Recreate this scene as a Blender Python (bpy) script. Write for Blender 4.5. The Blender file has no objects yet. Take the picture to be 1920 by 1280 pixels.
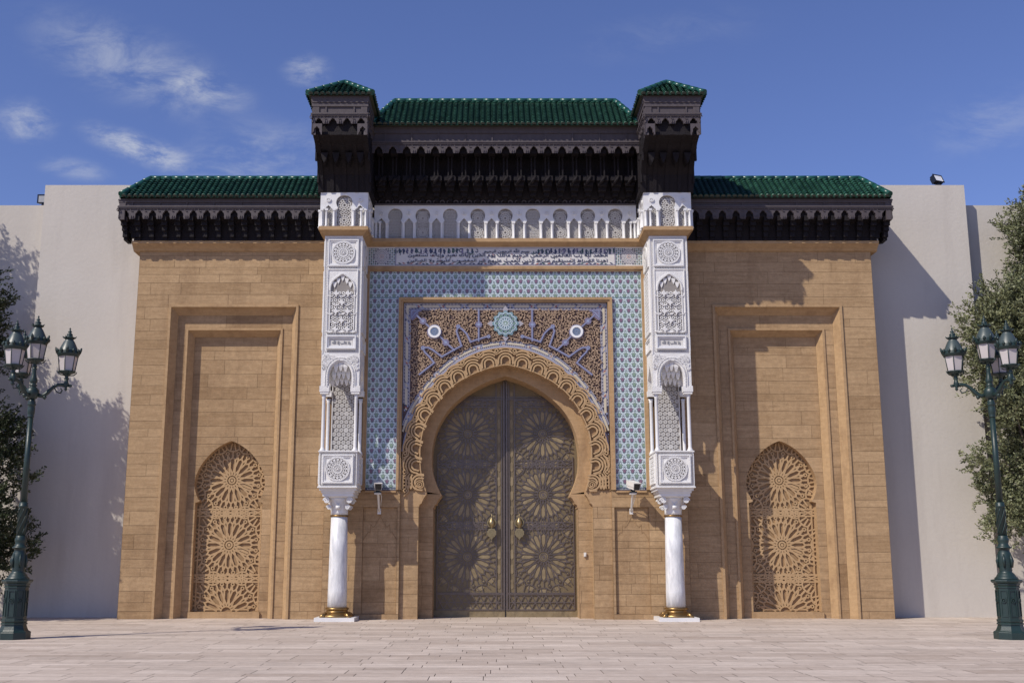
import bpy, bmesh, math, random
from mathutils import Vector, Matrix
R = math.radians
scene = bpy.context.scene
COL = scene.collection
rnd = random.Random(7)

# ------------------------------------------------------------------ camera
cam = bpy.data.cameras.new('camera'); cam_o = bpy.data.objects.new('camera', cam); COL.objects.link(cam_o)
cam.sensor_width = 36.0; cam.lens = 2080.0 / 1920.0 * 36.0
cam.shift_x = (960 - 922) / 1920.0
cam.clip_start = 0.1; cam.clip_end = 5000
cam_o.location = (-0.405, -32.1, 1.65)
cam_o.rotation_euler = (R(90) + math.atan(408 / 2080.0), 0, 0)
scene.camera = cam_o

# ------------------------------------------------------------------ sun and sky
SD = Vector((1.22, 1.0, -1.55)).normalized()          # the way sunlight travels
EL = math.asin(-SD.z)
sun = bpy.data.lights.new('sun', 'SUN'); sun.energy = 4.2; sun.angle = R(0.53); sun.color = (1.0, 0.93, 0.815)
sun_o = bpy.data.objects.new('sun', sun); COL.objects.link(sun_o)
sun_o.rotation_euler = SD.to_track_quat('-Z', 'Y').to_euler(); sun_o.location = (-20, -25, 30)
world = bpy.data.worlds.new('World'); scene.world = world; world.use_nodes = True
wn = world.node_tree; wn.nodes.clear()
def N(nt, typ, **kw):
    n = nt.nodes.new(typ)
    for k, v in kw.items():
        if k.startswith('i_'):
            key = k[2:]
            key = int(key) if key.isdigit() else key
            n.inputs[key].default_value = v
        else: setattr(n, k, v)
    return n
CLOUDS = [(-.345, .467, .135, .045, -24, .42), (-.335, .383, .068, .017, -20, 1.05), (-.275, .445, .055, .02, -20, .55), (-.445, .41, .035, .025, -15, .7), (-.395, .362, .04, .014, -10, .45),
          (-.178, .462, .028, .02, -10, .65), (-.22, .376, .09, .04, 5, .42), (.478, .41, .085, .04, 15, .22), (.17, .5, .12, .03, 10, .08)]
def world_nodes():
    L = wn.links.new
    sky = N(wn, 'ShaderNodeTexSky', sky_type='NISHITA', sun_disc=False, sun_elevation=EL,
            sun_rotation=math.atan2(-SD.x, -SD.y), altitude=60.0, air_density=1.0, dust_density=0.35, ozone_density=4.0)
    tint = N(wn, 'ShaderNodeMix', data_type='RGBA', blend_type='MULTIPLY'); tint.inputs[0].default_value = 1.0
    tint.inputs[7].default_value = (1.10, 1.03, 1.39, 1)
    L(sky.outputs[0], tint.inputs[6])
    tc = N(wn, 'ShaderNodeTexCoord')
    sx = N(wn, 'ShaderNodeSeparateXYZ'); L(tc.outputs['Generated'], sx.inputs[0])
    ymax = N(wn, 'ShaderNodeMath', operation='MAXIMUM'); L(sx.outputs[1], ymax.inputs[0]); ymax.inputs[1].default_value = 0.05
    du = N(wn, 'ShaderNodeMath', operation='DIVIDE'); L(sx.outputs[0], du.inputs[0]); L(ymax.outputs[0], du.inputs[1])
    dv = N(wn, 'ShaderNodeMath', operation='DIVIDE'); L(sx.outputs[2], dv.inputs[0]); L(ymax.outputs[0], dv.inputs[1])
    sky_p = N(wn, 'ShaderNodeCombineXYZ'); L(du.outputs[0], sky_p.inputs[0]); L(dv.outputs[0], sky_p.inputs[1])
    mp = N(wn, 'ShaderNodeMapping'); mp.inputs['Rotation'].default_value = (0, 0, R(22)); mp.inputs['Scale'].default_value = (15, 30, 1)
    L(sky_p.outputs[0], mp.inputs[0])
    n1 = N(wn, 'ShaderNodeTexNoise', i_Scale=1.0, i_Detail=9.0, i_Roughness=0.66, i_Distortion=0.35); L(mp.outputs[0], n1.inputs['Vector'])
    total = None
    # each wisp: centre, half length, half width, slope, density
    for cu_, cv_, a_, b_, ang, amp in CLOUDS:
        m = N(wn, 'ShaderNodeMapping', vector_type='TEXTURE'); m.inputs['Location'].default_value = (cu_, cv_, 0); m.inputs['Rotation'].default_value = (0, 0, R(ang)); m.inputs['Scale'].default_value = (a_, b_, 1)
        L(sky_p.outputs[0], m.inputs[0]); ln = N(wn, 'ShaderNodeVectorMath', operation='LENGTH'); L(m.outputs[0], ln.inputs[0])
        mr = N(wn, 'ShaderNodeMapRange', interpolation_type='SMOOTHERSTEP'); L(ln.outputs['Value'], mr.inputs[0])
        mr.inputs[1].default_value = 1.25; mr.inputs[2].default_value = 0.0; mr.inputs[3].default_value = 0.0; mr.inputs[4].default_value = amp
        if total is None: total = mr
        else: ad = N(wn, 'ShaderNodeMath', operation='ADD'); L(total.outputs[0], ad.inputs[0]); L(mr.outputs[0], ad.inputs[1]); total = ad
    k = N(wn, 'ShaderNodeMapRange', interpolation_type='SMOOTHSTEP'); L(n1.outputs[0], k.inputs[0])
    k.inputs[1].default_value = 0.36; k.inputs[2].default_value = 0.72; k.inputs[3].default_value = 0.0; k.inputs[4].default_value = 1.0
    r = N(wn, 'ShaderNodeMath', operation='MULTIPLY', use_clamp=True); L(k.outputs[0], r.inputs[0]); L(total.outputs[0], r.inputs[1])
    mx = N(wn, 'ShaderNodeMix', data_type='RGBA'); L(r.outputs[0], mx.inputs[0]); L(tint.outputs[2], mx.inputs[6])
    mx.inputs[7].default_value = (6.6, 6.9, 7.6, 1)
    bg = N(wn, 'ShaderNodeBackground', i_Strength=0.0905); L(mx.outputs[2], bg.inputs[0])
    out = N(wn, 'ShaderNodeOutputWorld'); L(bg.outputs[0], out.inputs[0])
world_nodes()
scene.view_settings.view_transform = 'Standard'; scene.view_settings.look = 'None'
scene.view_settings.exposure = 0.0; scene.view_settings.gamma = 1.0

# ------------------------------------------------------------------ materials
def material(name, c0, c1=None, rough=0.8, metal=0.0, tone=0.0, noise=(6, 6, 6), namt=0.5, bump=0.0, bscale=40, bdist=0.01,
             spec=0.5, streak=None, grain=0.0, coat=0.0):
    m = bpy.data.materials.new(name); m.use_nodes = True; nt = m.node_tree; L = nt.links.new
    p = nt.nodes['Principled BSDF']
    p.inputs['Roughness'].default_value = rough; p.inputs['Metallic'].default_value = metal
    p.inputs['Specular IOR Level'].default_value = spec; p.inputs['Coat Weight'].default_value = coat
    c1 = c1 or c0
    tc = N(nt, 'ShaderNodeTexCoord')
    mp = N(nt, 'ShaderNodeMapping'); mp.inputs['Scale'].default_value = noise; L(tc.outputs['Object'], mp.inputs[0])
    n = N(nt, 'ShaderNodeTexNoise', i_Scale=1.0, i_Detail=6.0, i_Roughness=0.6); L(mp.outputs[0], n.inputs['Vector'])
    k = N(nt, 'ShaderNodeMapRange'); L(n.outputs[0], k.inputs[0]); k.inputs[1].default_value = 0.25; k.inputs[2].default_value = 0.75
    k.inputs[3].default_value = 0.5 - namt * 0.5; k.inputs[4].default_value = 0.5 + namt * 0.5
    fac = k.outputs[0]
    if tone:
        at = N(nt, 'ShaderNodeAttribute', attribute_name='tone')
        s = N(nt, 'ShaderNodeMath', operation='MULTIPLY_ADD'); L(at.outputs['Fac'], s.inputs[0])
        s.inputs[1].default_value = tone; L(fac, s.inputs[2])
        s2 = N(nt, 'ShaderNodeMath', operation='SUBTRACT'); L(s.outputs[0], s2.inputs[0]); s2.inputs[1].default_value = tone * 0.5; s2.use_clamp = True
        fac = s2.outputs[0]
    mx = N(nt, 'ShaderNodeMix', data_type='RGBA'); L(fac, mx.inputs[0])
    mx.inputs[6].default_value = (*c0, 1); mx.inputs[7].default_value = (*c1, 1)
    colour = mx.outputs[2]
    if streak:                                              # dirt / weathering with a shape of its own
        sc, amt, dark = streak
        mp2 = N(nt, 'ShaderNodeMapping'); mp2.inputs['Scale'].default_value = sc; L(tc.outputs['Object'], mp2.inputs[0])
        n2 = N(nt, 'ShaderNodeTexNoise', i_Scale=1.0, i_Detail=5.0, i_Roughness=0.65); L(mp2.outputs[0], n2.inputs['Vector'])
        r2 = N(nt, 'ShaderNodeMapRange'); L(n2.outputs[0], r2.inputs[0]); r2.inputs[1].default_value = 0.5; r2.inputs[2].default_value = 0.75
        r2.inputs[3].default_value = 0.0; r2.inputs[4].default_value = amt
        mx2 = N(nt, 'ShaderNodeMix', data_type='RGBA'); L(r2.outputs[0], mx2.inputs[0]); L(colour, mx2.inputs[6]); mx2.inputs[7].default_value = (*dark, 1)
        colour = mx2.outputs[2]
    if grain:
        n3 = N(nt, 'ShaderNodeTexNoise', i_Scale=9.0, i_Detail=8.0, i_Roughness=0.8); L(tc.outputs['Object'], n3.inputs['Vector'])
        r3 = N(nt, 'ShaderNodeMapRange'); L(n3.outputs[0], r3.inputs[0]); r3.inputs[1].default_value = 0.3; r3.inputs[2].default_value = 0.7
        r3.inputs[3].default_value = 1.0 - grain; r3.inputs[4].default_value = 1.0 + grain
        vm = N(nt, 'ShaderNodeVectorMath', operation='SCALE'); L(colour, vm.inputs[0]); L(r3.outputs[0], vm.inputs['Scale']); colour = vm.outputs[0]
    L(colour, p.inputs['Base Color'])
    if bump:
        bn = N(nt, 'ShaderNodeTexNoise', i_Scale=bscale, i_Detail=5.0, i_Roughness=0.6); L(tc.outputs['Object'], bn.inputs['Vector'])
        bp = N(nt, 'ShaderNodeBump', i_Strength=bump, i_Distance=bdist); L(bn.outputs[0], bp.inputs['Height']); L(bp.outputs[0], p.inputs['Normal'])
    return m

STONE = material('sandstone_blocks', (0.24, 0.150, 0.076), (0.51, 0.352, 0.202), rough=0.9, tone=0.55, grain=0.20, noise=(1.6, 2, 13), namt=0.5,
                 bump=0.35, bscale=24, bdist=0.012, spec=0.25, streak=((0.9, 1, 0.28), 0.6, (0.20, 0.122, 0.066)))
MORTAR = material('sandstone_joint', (0.185, 0.118, 0.064), (0.24, 0.155, 0.09), rough=0.95, spec=0.1)
TRIM = material('sandstone_moulding', (0.33, 0.21, 0.108), (0.49, 0.335, 0.19), rough=0.9, grain=0.14, noise=(2, 4, 14), bump=0.3, bscale=30, spec=0.25,
                streak=((2.5, 2, 1.2), 0.55, (0.20, 0.12, 0.065)))
CARVE = material('carved_sandstone', (0.35, 0.228, 0.118), (0.52, 0.36, 0.205), rough=0.9, noise=(6, 6, 6), bump=0.3, bscale=50, spec=0.2)
CARVE_SHADE = material('shade_toned_carving_ground', (0.25, 0.16, 0.085), (0.36, 0.24, 0.135), rough=0.95, noise=(8, 8, 8), spec=0.1)  # darker copy of the carved stone; shadow in the gaps is coloured in
MARBLE = material('white_marble', (0.60, 0.595, 0.59), (0.84, 0.835, 0.825), rough=0.45, noise=(2.5, 2.5, 5), bump=0.1, bscale=60,
                  streak=((3, 3, 1.2), 0.35, (0.50, 0.50, 0.52)))
SHAFTM = material('veined_marble', (0.47, 0.48, 0.50), (0.85, 0.85, 0.85), rough=0.35, noise=(14, 14, 3.0), namt=0.9, bump=0.05)
PLASTER = material('carved_white_plaster', (0.62, 0.61, 0.595), (0.84, 0.83, 0.815), rough=0.8, noise=(5, 5, 5), bump=0.55, bscale=38, bdist=0.03, spec=0.3)
TRACERY = material('shade_greyed_tracery', (0.52, 0.50, 0.48), (0.66, 0.645, 0.62), rough=0.85, noise=(9, 9, 9), spec=0.2)  # white plaster greyed so its colour carries the shading of the fine relief
TRACERY_SHADE = material('shade_toned_plaster', (0.22, 0.20, 0.185), (0.32, 0.295, 0.275), rough=0.9, spec=0.1)  # plaster behind the relief, darkened to carry the shade of the recesses
RENDER = material('painted_render', (0.51, 0.472, 0.425), (0.585, 0.545, 0.492), rough=0.9, grain=0.03, noise=(0.5, 0.5, 0.35), namt=0.8, bump=0.35, bscale=9, bdist=0.02,
                  spec=0.2, streak=((1.3, 1.3, 0.16), 0.42, (0.41, 0.37, 0.335)))
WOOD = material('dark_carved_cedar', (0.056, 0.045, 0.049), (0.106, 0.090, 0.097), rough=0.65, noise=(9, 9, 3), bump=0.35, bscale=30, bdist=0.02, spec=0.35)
WOOD_SHADE = material('shade_toned_cedar', (0.007, 0.0055, 0.0068), (0.016, 0.012, 0.015), rough=0.75, noise=(9, 9, 3), bump=0.5, bscale=22, bdist=0.04, spec=0.25)  # same cedar under the eaves, with the shade there put into the colour
TILE = material('green_glazed_tile', (0.006, 0.034, 0.021), (0.024, 0.092, 0.058), rough=0.45, tone=1.2, noise=(9, 9, 9), namt=0.6, bump=0.2, bscale=45, spec=0.4)
TILE_CAP = material('green_ridge_tile', (0.008, 0.050, 0.036), (0.016, 0.095, 0.068), rough=0.3, noise=(6, 6, 6), namt=0.8, bump=0.2, bscale=30, spec=0.45)
TILE_BED = material('tile_mortar_bed', (0.035, 0.045, 0.032), (0.075, 0.075, 0.055), rough=0.9)
BRASS = material('door_brass', (0.195, 0.145, 0.076), (0.33, 0.257, 0.148), rough=0.5, metal=0.25, tone=0.5, noise=(5, 5, 5), namt=0.8, bump=0.25, bscale=25,
                 streak=((4, 4, 3), 0.6, (0.055, 0.042, 0.028)))
STRAP = material('door_strapwork', (0.105, 0.083, 0.074), (0.20, 0.162, 0.144), rough=0.36, metal=0.5, noise=(7, 7, 7))
DOOR_BASE = material('door_plate', (0.14, 0.104, 0.056), (0.235, 0.18, 0.102), rough=0.5, metal=0.3, noise=(6, 6, 6))
GOLD = material('polished_brass', (0.25, 0.155, 0.06), (0.40, 0.26, 0.11), rough=0.34, metal=0.9, noise=(7, 7, 7))
BRONZE = material('old_bronze', (0.26, 0.20, 0.10), (0.42, 0.34, 0.19), rough=0.4, metal=0.8, noise=(9, 9, 9))
ZT = material('teal_glaze', (0.15, 0.25, 0.29), (0.22, 0.34, 0.38), rough=0.3, noise=(12, 12, 12))
ZW = material('pale_blue_glaze', (0.44, 0.53, 0.575), (0.58, 0.655, 0.68), rough=0.3, noise=(14, 14, 14))
ZO = material('slate_glaze', (0.07, 0.10, 0.125), (0.12, 0.16, 0.185), rough=0.3, noise=(9, 9, 9))
ZP = material('purple_glaze', (0.15, 0.085, 0.14), (0.25, 0.16, 0.22), rough=0.3, noise=(9, 9, 9))
ZG = material('green_glaze', (0.13, 0.21, 0.16), (0.27, 0.36, 0.27), rough=0.3, noise=(9, 9, 9))
ZL = material('lavender_glaze', (0.15, 0.135, 0.215), (0.235, 0.205, 0.30), rough=0.4, noise=(9, 9, 9))
ZLG = material('lavender_grey_ground', (0.32, 0.305, 0.34), (0.42, 0.40, 0.43), rough=0.5, noise=(12, 12, 12))
ZB = material('blue_glaze', (0.22, 0.255, 0.40), (0.31, 0.355, 0.50), rough=0.35, noise=(9, 9, 9))
ZC = material('cream_glaze', (0.48, 0.42, 0.31), (0.60, 0.54, 0.41), rough=0.4, noise=(9, 9, 9))
ZD = material('dark_blue_glaze', (0.025, 0.03, 0.075), (0.05, 0.055, 0.11), rough=0.35, noise=(9, 9, 9))
ZDG = material('dark_green_glaze', (0.02, 0.06, 0.05), (0.04, 0.09, 0.07), rough=0.35, noise=(9, 9, 9))
ZR = material('rust_glaze', (0.28, 0.09, 0.08), (0.36, 0.14, 0.11), rough=0.4)
BANDW = material('white_glaze', (0.56, 0.54, 0.51), (0.68, 0.66, 0.63), rough=0.35, noise=(9, 9, 9))
CURL = material('cream_carved_scroll', (0.30, 0.205, 0.135), (0.43, 0.31, 0.215), rough=0.75, noise=(9, 9, 9))
CURL_BASE = material('brown_scroll_ground', (0.075, 0.047, 0.048), (0.12, 0.078, 0.072), rough=0.8, noise=(9, 9, 9))
MIRROR = material('silvered_shell', (0.35, 0.34, 0.31), (0.55, 0.54, 0.5), rough=0.2, metal=0.8)
WHITE = material('white_enamel', (0.78, 0.78, 0.78), rough=0.3)
IRON = material('dark_green_iron', (0.008, 0.021, 0.020), (0.019, 0.042, 0.039), rough=0.42, noise=(8, 8, 8), bump=0.25, bscale=35, spec=0.5)
IRON_ROOF = material('green_lantern_metal', (0.040, 0.060, 0.060), (0.065, 0.085, 0.084), rough=0.4, noise=(6, 6, 6))
MILK = material('frosted_glass', (0.47, 0.43, 0.425), (0.55, 0.505, 0.495), rough=0.25, noise=(3, 3, 3))
SLAB = material('paving_slabs', (0.35, 0.275, 0.222), (0.67, 0.575, 0.495), rough=0.85, tone=0.8, grain=0.10, noise=(4, 5, 3), namt=0.35, bump=0.25, bscale=14, spec=0.25,
                streak=((0.6, 1.0, 1), 0.6, (0.31, 0.262, 0.225)))
SLAB_GAP = material('paving_joints', (0.16, 0.13, 0.105), (0.23, 0.19, 0.16), rough=0.95, spec=0.1)
EARTH = material('ground_soil', (0.24, 0.20, 0.17), (0.32, 0.28, 0.24), rough=0.95, noise=(0.2, 0.2, 0.2))
LEAF = material('olive_leaf', (0.085, 0.10, 0.045), (0.26, 0.27, 0.14), rough=0.5, tone=1.0, noise=(2, 2, 2), namt=0.3, spec=0.4)
LEAF_D = material('dark_leaf', (0.012, 0.022, 0.008), (0.055, 0.07, 0.025), rough=0.5, tone=1.0, noise=(2, 2, 2), namt=0.3, spec=0.4)
GRASSY = material('fresh_leaf', (0.05, 0.10, 0.02), (0.16, 0.22, 0.06), rough=0.5, tone=1.0, noise=(2, 2, 2), namt=0.3)
BARK = material('bark', (0.09, 0.07, 0.05), (0.16, 0.13, 0.10), rough=0.95, noise=(20, 20, 4), bump=0.8, bscale=20, bdist=0.03)
CAMW = material('white_camera_shell', (0.70, 0.68, 0.64), rough=0.4)
BLACK = material('black_glass', (0.012, 0.012, 0.013), rough=0.12)
GREYM = material('grey_metal', (0.30, 0.30, 0.30), (0.38, 0.38, 0.38), rough=0.4, metal=0.3)

# ------------------------------------------------------------------ mesh builder
class MB:
    def __init__(s):
        s.v = []; s.f = []; s.m = []; s.t = []; s.sm = []; s.mi = 0; s.tone = 0.5; s.T = None
    def pt(s, x, y, z):
        if s.T: x, y, z = s.T(x, y, z)
        s.v.append((x, y, z)); return len(s.v) - 1
    def face(s, idx, smooth=False):
        s.f.append(tuple(idx)); s.m.append(s.mi); s.t.append(s.tone); s.sm.append(smooth)
    def poly(s, pts, smooth=False):
        s.face([s.pt(*p) for p in pts], smooth)
    def box(s, x0, x1, y0, y1, z0, z1):
        a = [s.pt(x, y, z) for x in (x0, x1) for y in (y0, y1) for z in (z0, z1)]
        for q in ((0, 1, 3, 2), (4, 6, 7, 5), (0, 4, 5, 1), (2, 3, 7, 6), (0, 2, 6, 4), (1, 5, 7, 3)): s.face([a[i] for i in q])
    def frustum(s, b, t):                      # b,t = (x0,x1,y0,y1,z)
        a = [s.pt(x, y, q[4]) for q in (b, t) for x, y in ((q[0], q[2]), (q[1], q[2]), (q[1], q[3]), (q[0], q[3]))]
        s.face(a[3::-1]); s.face(a[4:])
        for i in range(4): s.face((a[i], a[(i + 1) % 4], a[4 + (i + 1) % 4], a[4 + i]))
    def prism(s, pts, y0, y1, back=True):      # outline in x,z pushed along y
        n = len(pts)
        a = [s.pt(x, y0, z) for x, z in pts]; b = [s.pt(x, y1, z) for x, z in pts]
        s.face(a)
        if back: s.face(b[::-1])
        for i in range(n): s.face((a[i], b[i], b[(i + 1) % n], a[(i + 1) % n]))
    def prismx(s, pts, x0, x1):                # outline in y,z pushed along x
        n = len(pts)
        a = [s.pt(x0, y, z) for y, z in pts]; b = [s.pt(x1, y, z) for y, z in pts]
        s.face(a); s.face(b[::-1])
        for i in range(n): s.face((a[i], b[i], b[(i + 1) % n], a[(i + 1) % n]))
    def bar(s, p, q, w, y0, y1):
        dx, dz = q[0] - p[0], q[1] - p[1]; l = math.hypot(dx, dz)
        if l < 1e-5: return
        nx, nz = -dz / l * w / 2, dx / l * w / 2
        j = rnd.random() * 0.005
        s.prism([(p[0] + nx, p[1] + nz), (q[0] + nx, q[1] + nz), (q[0] - nx, q[1] - nz), (p[0] - nx, p[1] - nz)], y0 - j, y1, back=False)
    def strip(s, pts, w, y0, y1, closed=False):   # mitred ribbon in x,z
        n = len(pts); L = []; Rr = []
        for i in range(n):
            a = pts[i - 1] if (i > 0 or closed) else pts[i]; c = pts[(i + 1) % n] if (i < n - 1 or closed) else pts[i]; b = pts[i]
            d1 = Vector((b[0] - a[0], b[1] - a[1])); d2 = Vector((c[0] - b[0], c[1] - b[1]))
            if d1.length < 1e-6: d1 = d2
            if d2.length < 1e-6: d2 = d1
            d1 = d1.normalized(); d2 = d2.normalized(); t = d1 + d2
            if t.length < 1e-3: t = d1
            t.normalize(); nn = Vector((-t.y, t.x)); k = 1.0 / max(0.45, nn.dot(Vector((-d1.y, d1.x))))
            L.append((b[0] + nn.x * w / 2 * k, b[1] + nn.y * w / 2 * k)); Rr.append((b[0] - nn.x * w / 2 * k, b[1] - nn.y * w / 2 * k))
        LA = [s.pt(x, y0, z) for x, z in L]; RA = [s.pt(x, y0, z) for x, z in Rr]
        LB = [s.pt(x, y1, z) for x, z in L]; RB = [s.pt(x, y1, z) for x, z in Rr]
        for i in range(n if closed else n - 1):
            j = (i + 1) % n
            s.face((LA[i], LA[j], RA[j], RA[i])); s.face((LA[i], LB[i], LB[j], LA[j])); s.face((RA[i], RA[j], RB[j], RB[i]))
        if not closed:
            s.face((LA[0], RA[0], RB[0], LB[0])); s.face((LA[-1], LB[-1], RB[-1], RA[-1]))
    def ring(s, cx, cz, r, w, y0, y1, n=16, a0=0, a1=2 * math.pi):
        full = abs(a1 - a0 - 2 * math.pi) < 1e-6
        k = n if full else n + 1
        s.strip([(cx + r * math.cos(a0 + (a1 - a0) * i / n), cz + r * math.sin(a0 + (a1 - a0) * i / n)) for i in range(k)], w, y0, y1, full)
    def disc(s, cx, cz, r, y0, y1, n=20, sz=1.0):
        s.prism([(cx + r * math.cos(2 * math.pi * i / n), cz + sz * r * math.sin(2 * math.pi * i / n)) for i in range(n)], y0, y1, back=False)
    def lathe(s, prof, cx=0, cy=0, n=20, smooth=True, cap=True, phase=0.0):
        rows = []
        for r, z in prof:
            rows.append([s.pt(cx + r * math.cos(2 * math.pi * i / n + phase), cy + r * math.sin(2 * math.pi * i / n + phase), z) for i in range(n)])
        for a, b in zip(rows, rows[1:]):
            for i in range(n): s.face((a[i], a[(i + 1) % n], b[(i + 1) % n], b[i]), smooth)
        if cap: s.face(rows[0][::-1]); s.face(rows[-1])
    def tube(s, pts, rad, n=8, smooth=True):
        pts = [Vector(p) for p in pts]; m = len(pts)
        if not hasattr(rad, '__len__'): rad = [rad] * m
        rows = []; up = None
        for i in range(m):
            t = (pts[min(i + 1, m - 1)] - pts[max(i - 1, 0)]).normalized()
            if up is None: up = Vector((0, 0, 1)) if abs(t.z) < 0.9 else Vector((1, 0, 0))
            sd = t.cross(up)
            if sd.length < 1e-4: sd = t.cross(Vector((1, 0.3, 0)))
            sd.normalize(); up = sd.cross(t).normalized()
            rows.append([s.pt(*(pts[i] + (sd * math.cos(2 * math.pi * k / n) + up * math.sin(2 * math.pi * k / n)) * rad[i])) for k in range(n)])
        for a, b in zip(rows, rows[1:]):
            for i in range(n): s.face((a[i], a[(i + 1) % n], b[(i + 1) % n], b[i]), smooth)
        s.face(rows[0][::-1]); s.face(rows[-1])
    def build(s, name, mats, parent=None, label=None, cat=None, group=None, kind=None, loc=None, recalc=True):
        me = bpy.data.meshes.new(name); me.from_pydata(s.v, [], s.f)
        mats = mats if isinstance(mats, (list, tuple)) else [mats]
        for m in mats: me.materials.append(m)
        me.polygons.foreach_set('material_index', s.m); me.polygons.foreach_set('use_smooth', s.sm)
        if recalc:
            bm = bmesh.new(); bm.from_mesh(me); bmesh.ops.recalc_face_normals(bm, faces=bm.faces); bm.to_mesh(me); bm.free()
        at = me.attributes.new('tone', 'FLOAT', 'FACE'); at.data.foreach_set('value', s.t)
        me.update()
        o = bpy.data.objects.new(name, me); COL.objects.link(o)
        if parent: o.parent = parent
        if loc: o.location = loc
        tag(o, label, cat, group, kind)
        return o
def tag(o, label=None, cat=None, group=None, kind=None):
    if label: o['label'] = label
    if cat: o['category'] = cat
    if group: o['group'] = group
    if kind: o['kind'] = kind
def empty(name, loc, label=None, cat=None, group=None, parent=None, rz=0):
    o = bpy.data.objects.new(name, None); COL.objects.link(o); o.location = loc; o.rotation_euler = (0, 0, rz); o.empty_display_size = 0.3
    if parent: o.parent = parent
    tag(o, label, cat, group); return o
def copy_tree(o, parent=None):
    c = o.copy(); COL.objects.link(c); c.parent = parent
    for ch in [k for k in bpy.data.objects if k.parent == o]: copy_tree(ch, c)
    return c
def spline(p, n=6):
    out = []
    for i in range(len(p) - 1):
        a = p[max(i - 1, 0)]; b = p[i]; c = p[i + 1]; d = p[min(i + 2, len(p) - 1)]
        for k in range(n):
            t = k / n
            out.append(tuple(0.5 * (2 * b[j] + (c[j] - a[j]) * t + (2 * a[j] - 5 * b[j] + 4 * c[j] - d[j]) * t * t + (3 * b[j] - a[j] - 3 * c[j] + d[j]) * t ** 3) for j in range(len(b))))
    out.append(tuple(p[-1])); return out

# ------------------------------------------------------------------ block masonry
class Hole:                                     # opening that has one interval per height
    def __init__(s, cx, prof): s.cx = cx; s.p = sorted(prof, key=lambda q: q[1])   # (half width, z)
    def hw(s, z):
        p = s.p
        if z >= p[-1][1] or z < p[0][1] - 1e-6: return 0.0
        for a, b in zip(p, p[1:]):
            if a[1] <= z <= b[1]:
                t = 0 if b[1] - a[1] < 1e-9 else (z - a[1]) / (b[1] - a[1])
                return a[0] + (b[0] - a[0]) * t
        return 0.0
def cut_piece(mb, x0, x1, za, zb, y, hole):
    if hole is None or zb <= hole.p[0][1] or za >= hole.p[-1][1]:
        mb.poly([(x0, y, za), (x1, y, za), (x1, y, zb), (x0, y, zb)]); return
    zs = sorted({za, zb} | {q[1] for q in hole.p if za < q[1] < zb})
    eps = 1e-5
    lx = [min(max(hole.cx - hole.hw(min(max(z, za + eps), zb - eps)), x0), x1) for z in zs]
    rx = [max(min(hole.cx + hole.hw(min(max(z, za + eps), zb - eps)), x1), x0) for z in zs]
    if max(lx) - x0 > 1e-4: mb.poly([(x0, y, za)] + [(x, y, z) for x, z in zip(lx, zs)] + [(x0, y, zb)])
    if x1 - min(rx) > 1e-4: mb.poly([(x1, y, zb)] + [(x, y, z) for x, z in reversed(list(zip(rx, zs)))] + [(x1, y, za)])
def courses(z0, z1, breaks=(), lo=0.21, hi=0.48, r=rnd):
    pts = sorted({z0, z1} | {b for b in breaks if z0 < b < z1}); out = []
    for a, b in zip(pts, pts[1:]):
        h = []; s = 0
        while s < b - a - 0.05: k = r.uniform(lo, hi); h.append(k); s += k
        f = (b - a) / s; z = a
        for k in h: out.append((z, z + k * f)); z += k * f
    return out
def masonry(mb, x0, x1, rows, y, hole=None, lmin=0.7, lmax=2.1, gap=0.008, r=rnd, mi=0, mj=1):
    for za, zb in rows:
        x = x0 - r.uniform(0, lmin); base = r.gauss(0.5, 0.08)
        while x < x1:
            l = r.uniform(lmin, lmax); a, b = max(x, x0), min(x + l, x1); x += l
            if x1 - b < 0.25: b = x1; x = x1 + 1
            if b - a < 0.02: continue
            mb.mi = mi; mb.tone = min(1, max(0, base + r.gauss(0, 0.15)))
            cut_piece(mb, a + gap / 2, b - gap / 2, za + gap / 2, zb - gap / 2, y, hole)
    mb.mi = mj; mb.tone = 0.5
    zb = sorted({rows[0][0], rows[-1][1]} | ({q for q in (hole.p[0][1], hole.p[-1][1]) if rows[0][0] < q < rows[-1][1]} if hole else set()))
    for a, b in zip(zb, zb[1:]): cut_piece(mb, x0, x1, a, b, y + 0.006, hole)
    mb.mi = mi

# ------------------------------------------------------------------ ground
g = MB(); g.poly([(-900, -300, -0.02), (900, -300, -0.02), (900, 1500, -0.02), (-900, 1500, -0.02)])
g.build('ground', EARTH, kind='structure')
g = MB()
def lay_paving():
    r = random.Random(21)
    g.T = lambda x, y, z: (x, z, y)            # x across, "z" = depth, y = height
    rows = []; z = -18.0
    while z < -1.2: h = r.choice((0.30, 0.38, 0.46, 0.55)); rows.append((z, min(z + h, -1.2))); z += h
    masonry(g, -19, 19, rows, 0.0, lmin=0.6, lmax=1.7, gap=0.012, r=r)
    rows = [(-1.2, -0.2), (-0.2, 0.75), (0.75, 1.6)]
    masonry(g, -19, 19, rows, 0.0, lmin=0.5, lmax=1.0, gap=0.011, r=r)
    k = [i for i, m in enumerate(g.m) if m == 1]
    for i in k:                                # the joint bed lies under the slabs
        for vi in g.f[i]: x, y, z = g.v[vi]; g.v[vi] = (x, y, -0.008)
lay_paving()
g.build('pavement', [SLAB, SLAB_GAP], kind='structure')

# ------------------------------------------------------------------ the gate building
gate = empty('palace_gate', (0, 0, 0), 'monumental ochre stone palace gate with green tiled roofs and a great brass double door', 'gate building')
YC, YP = -0.60, -0.70
centre_parts = []

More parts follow.
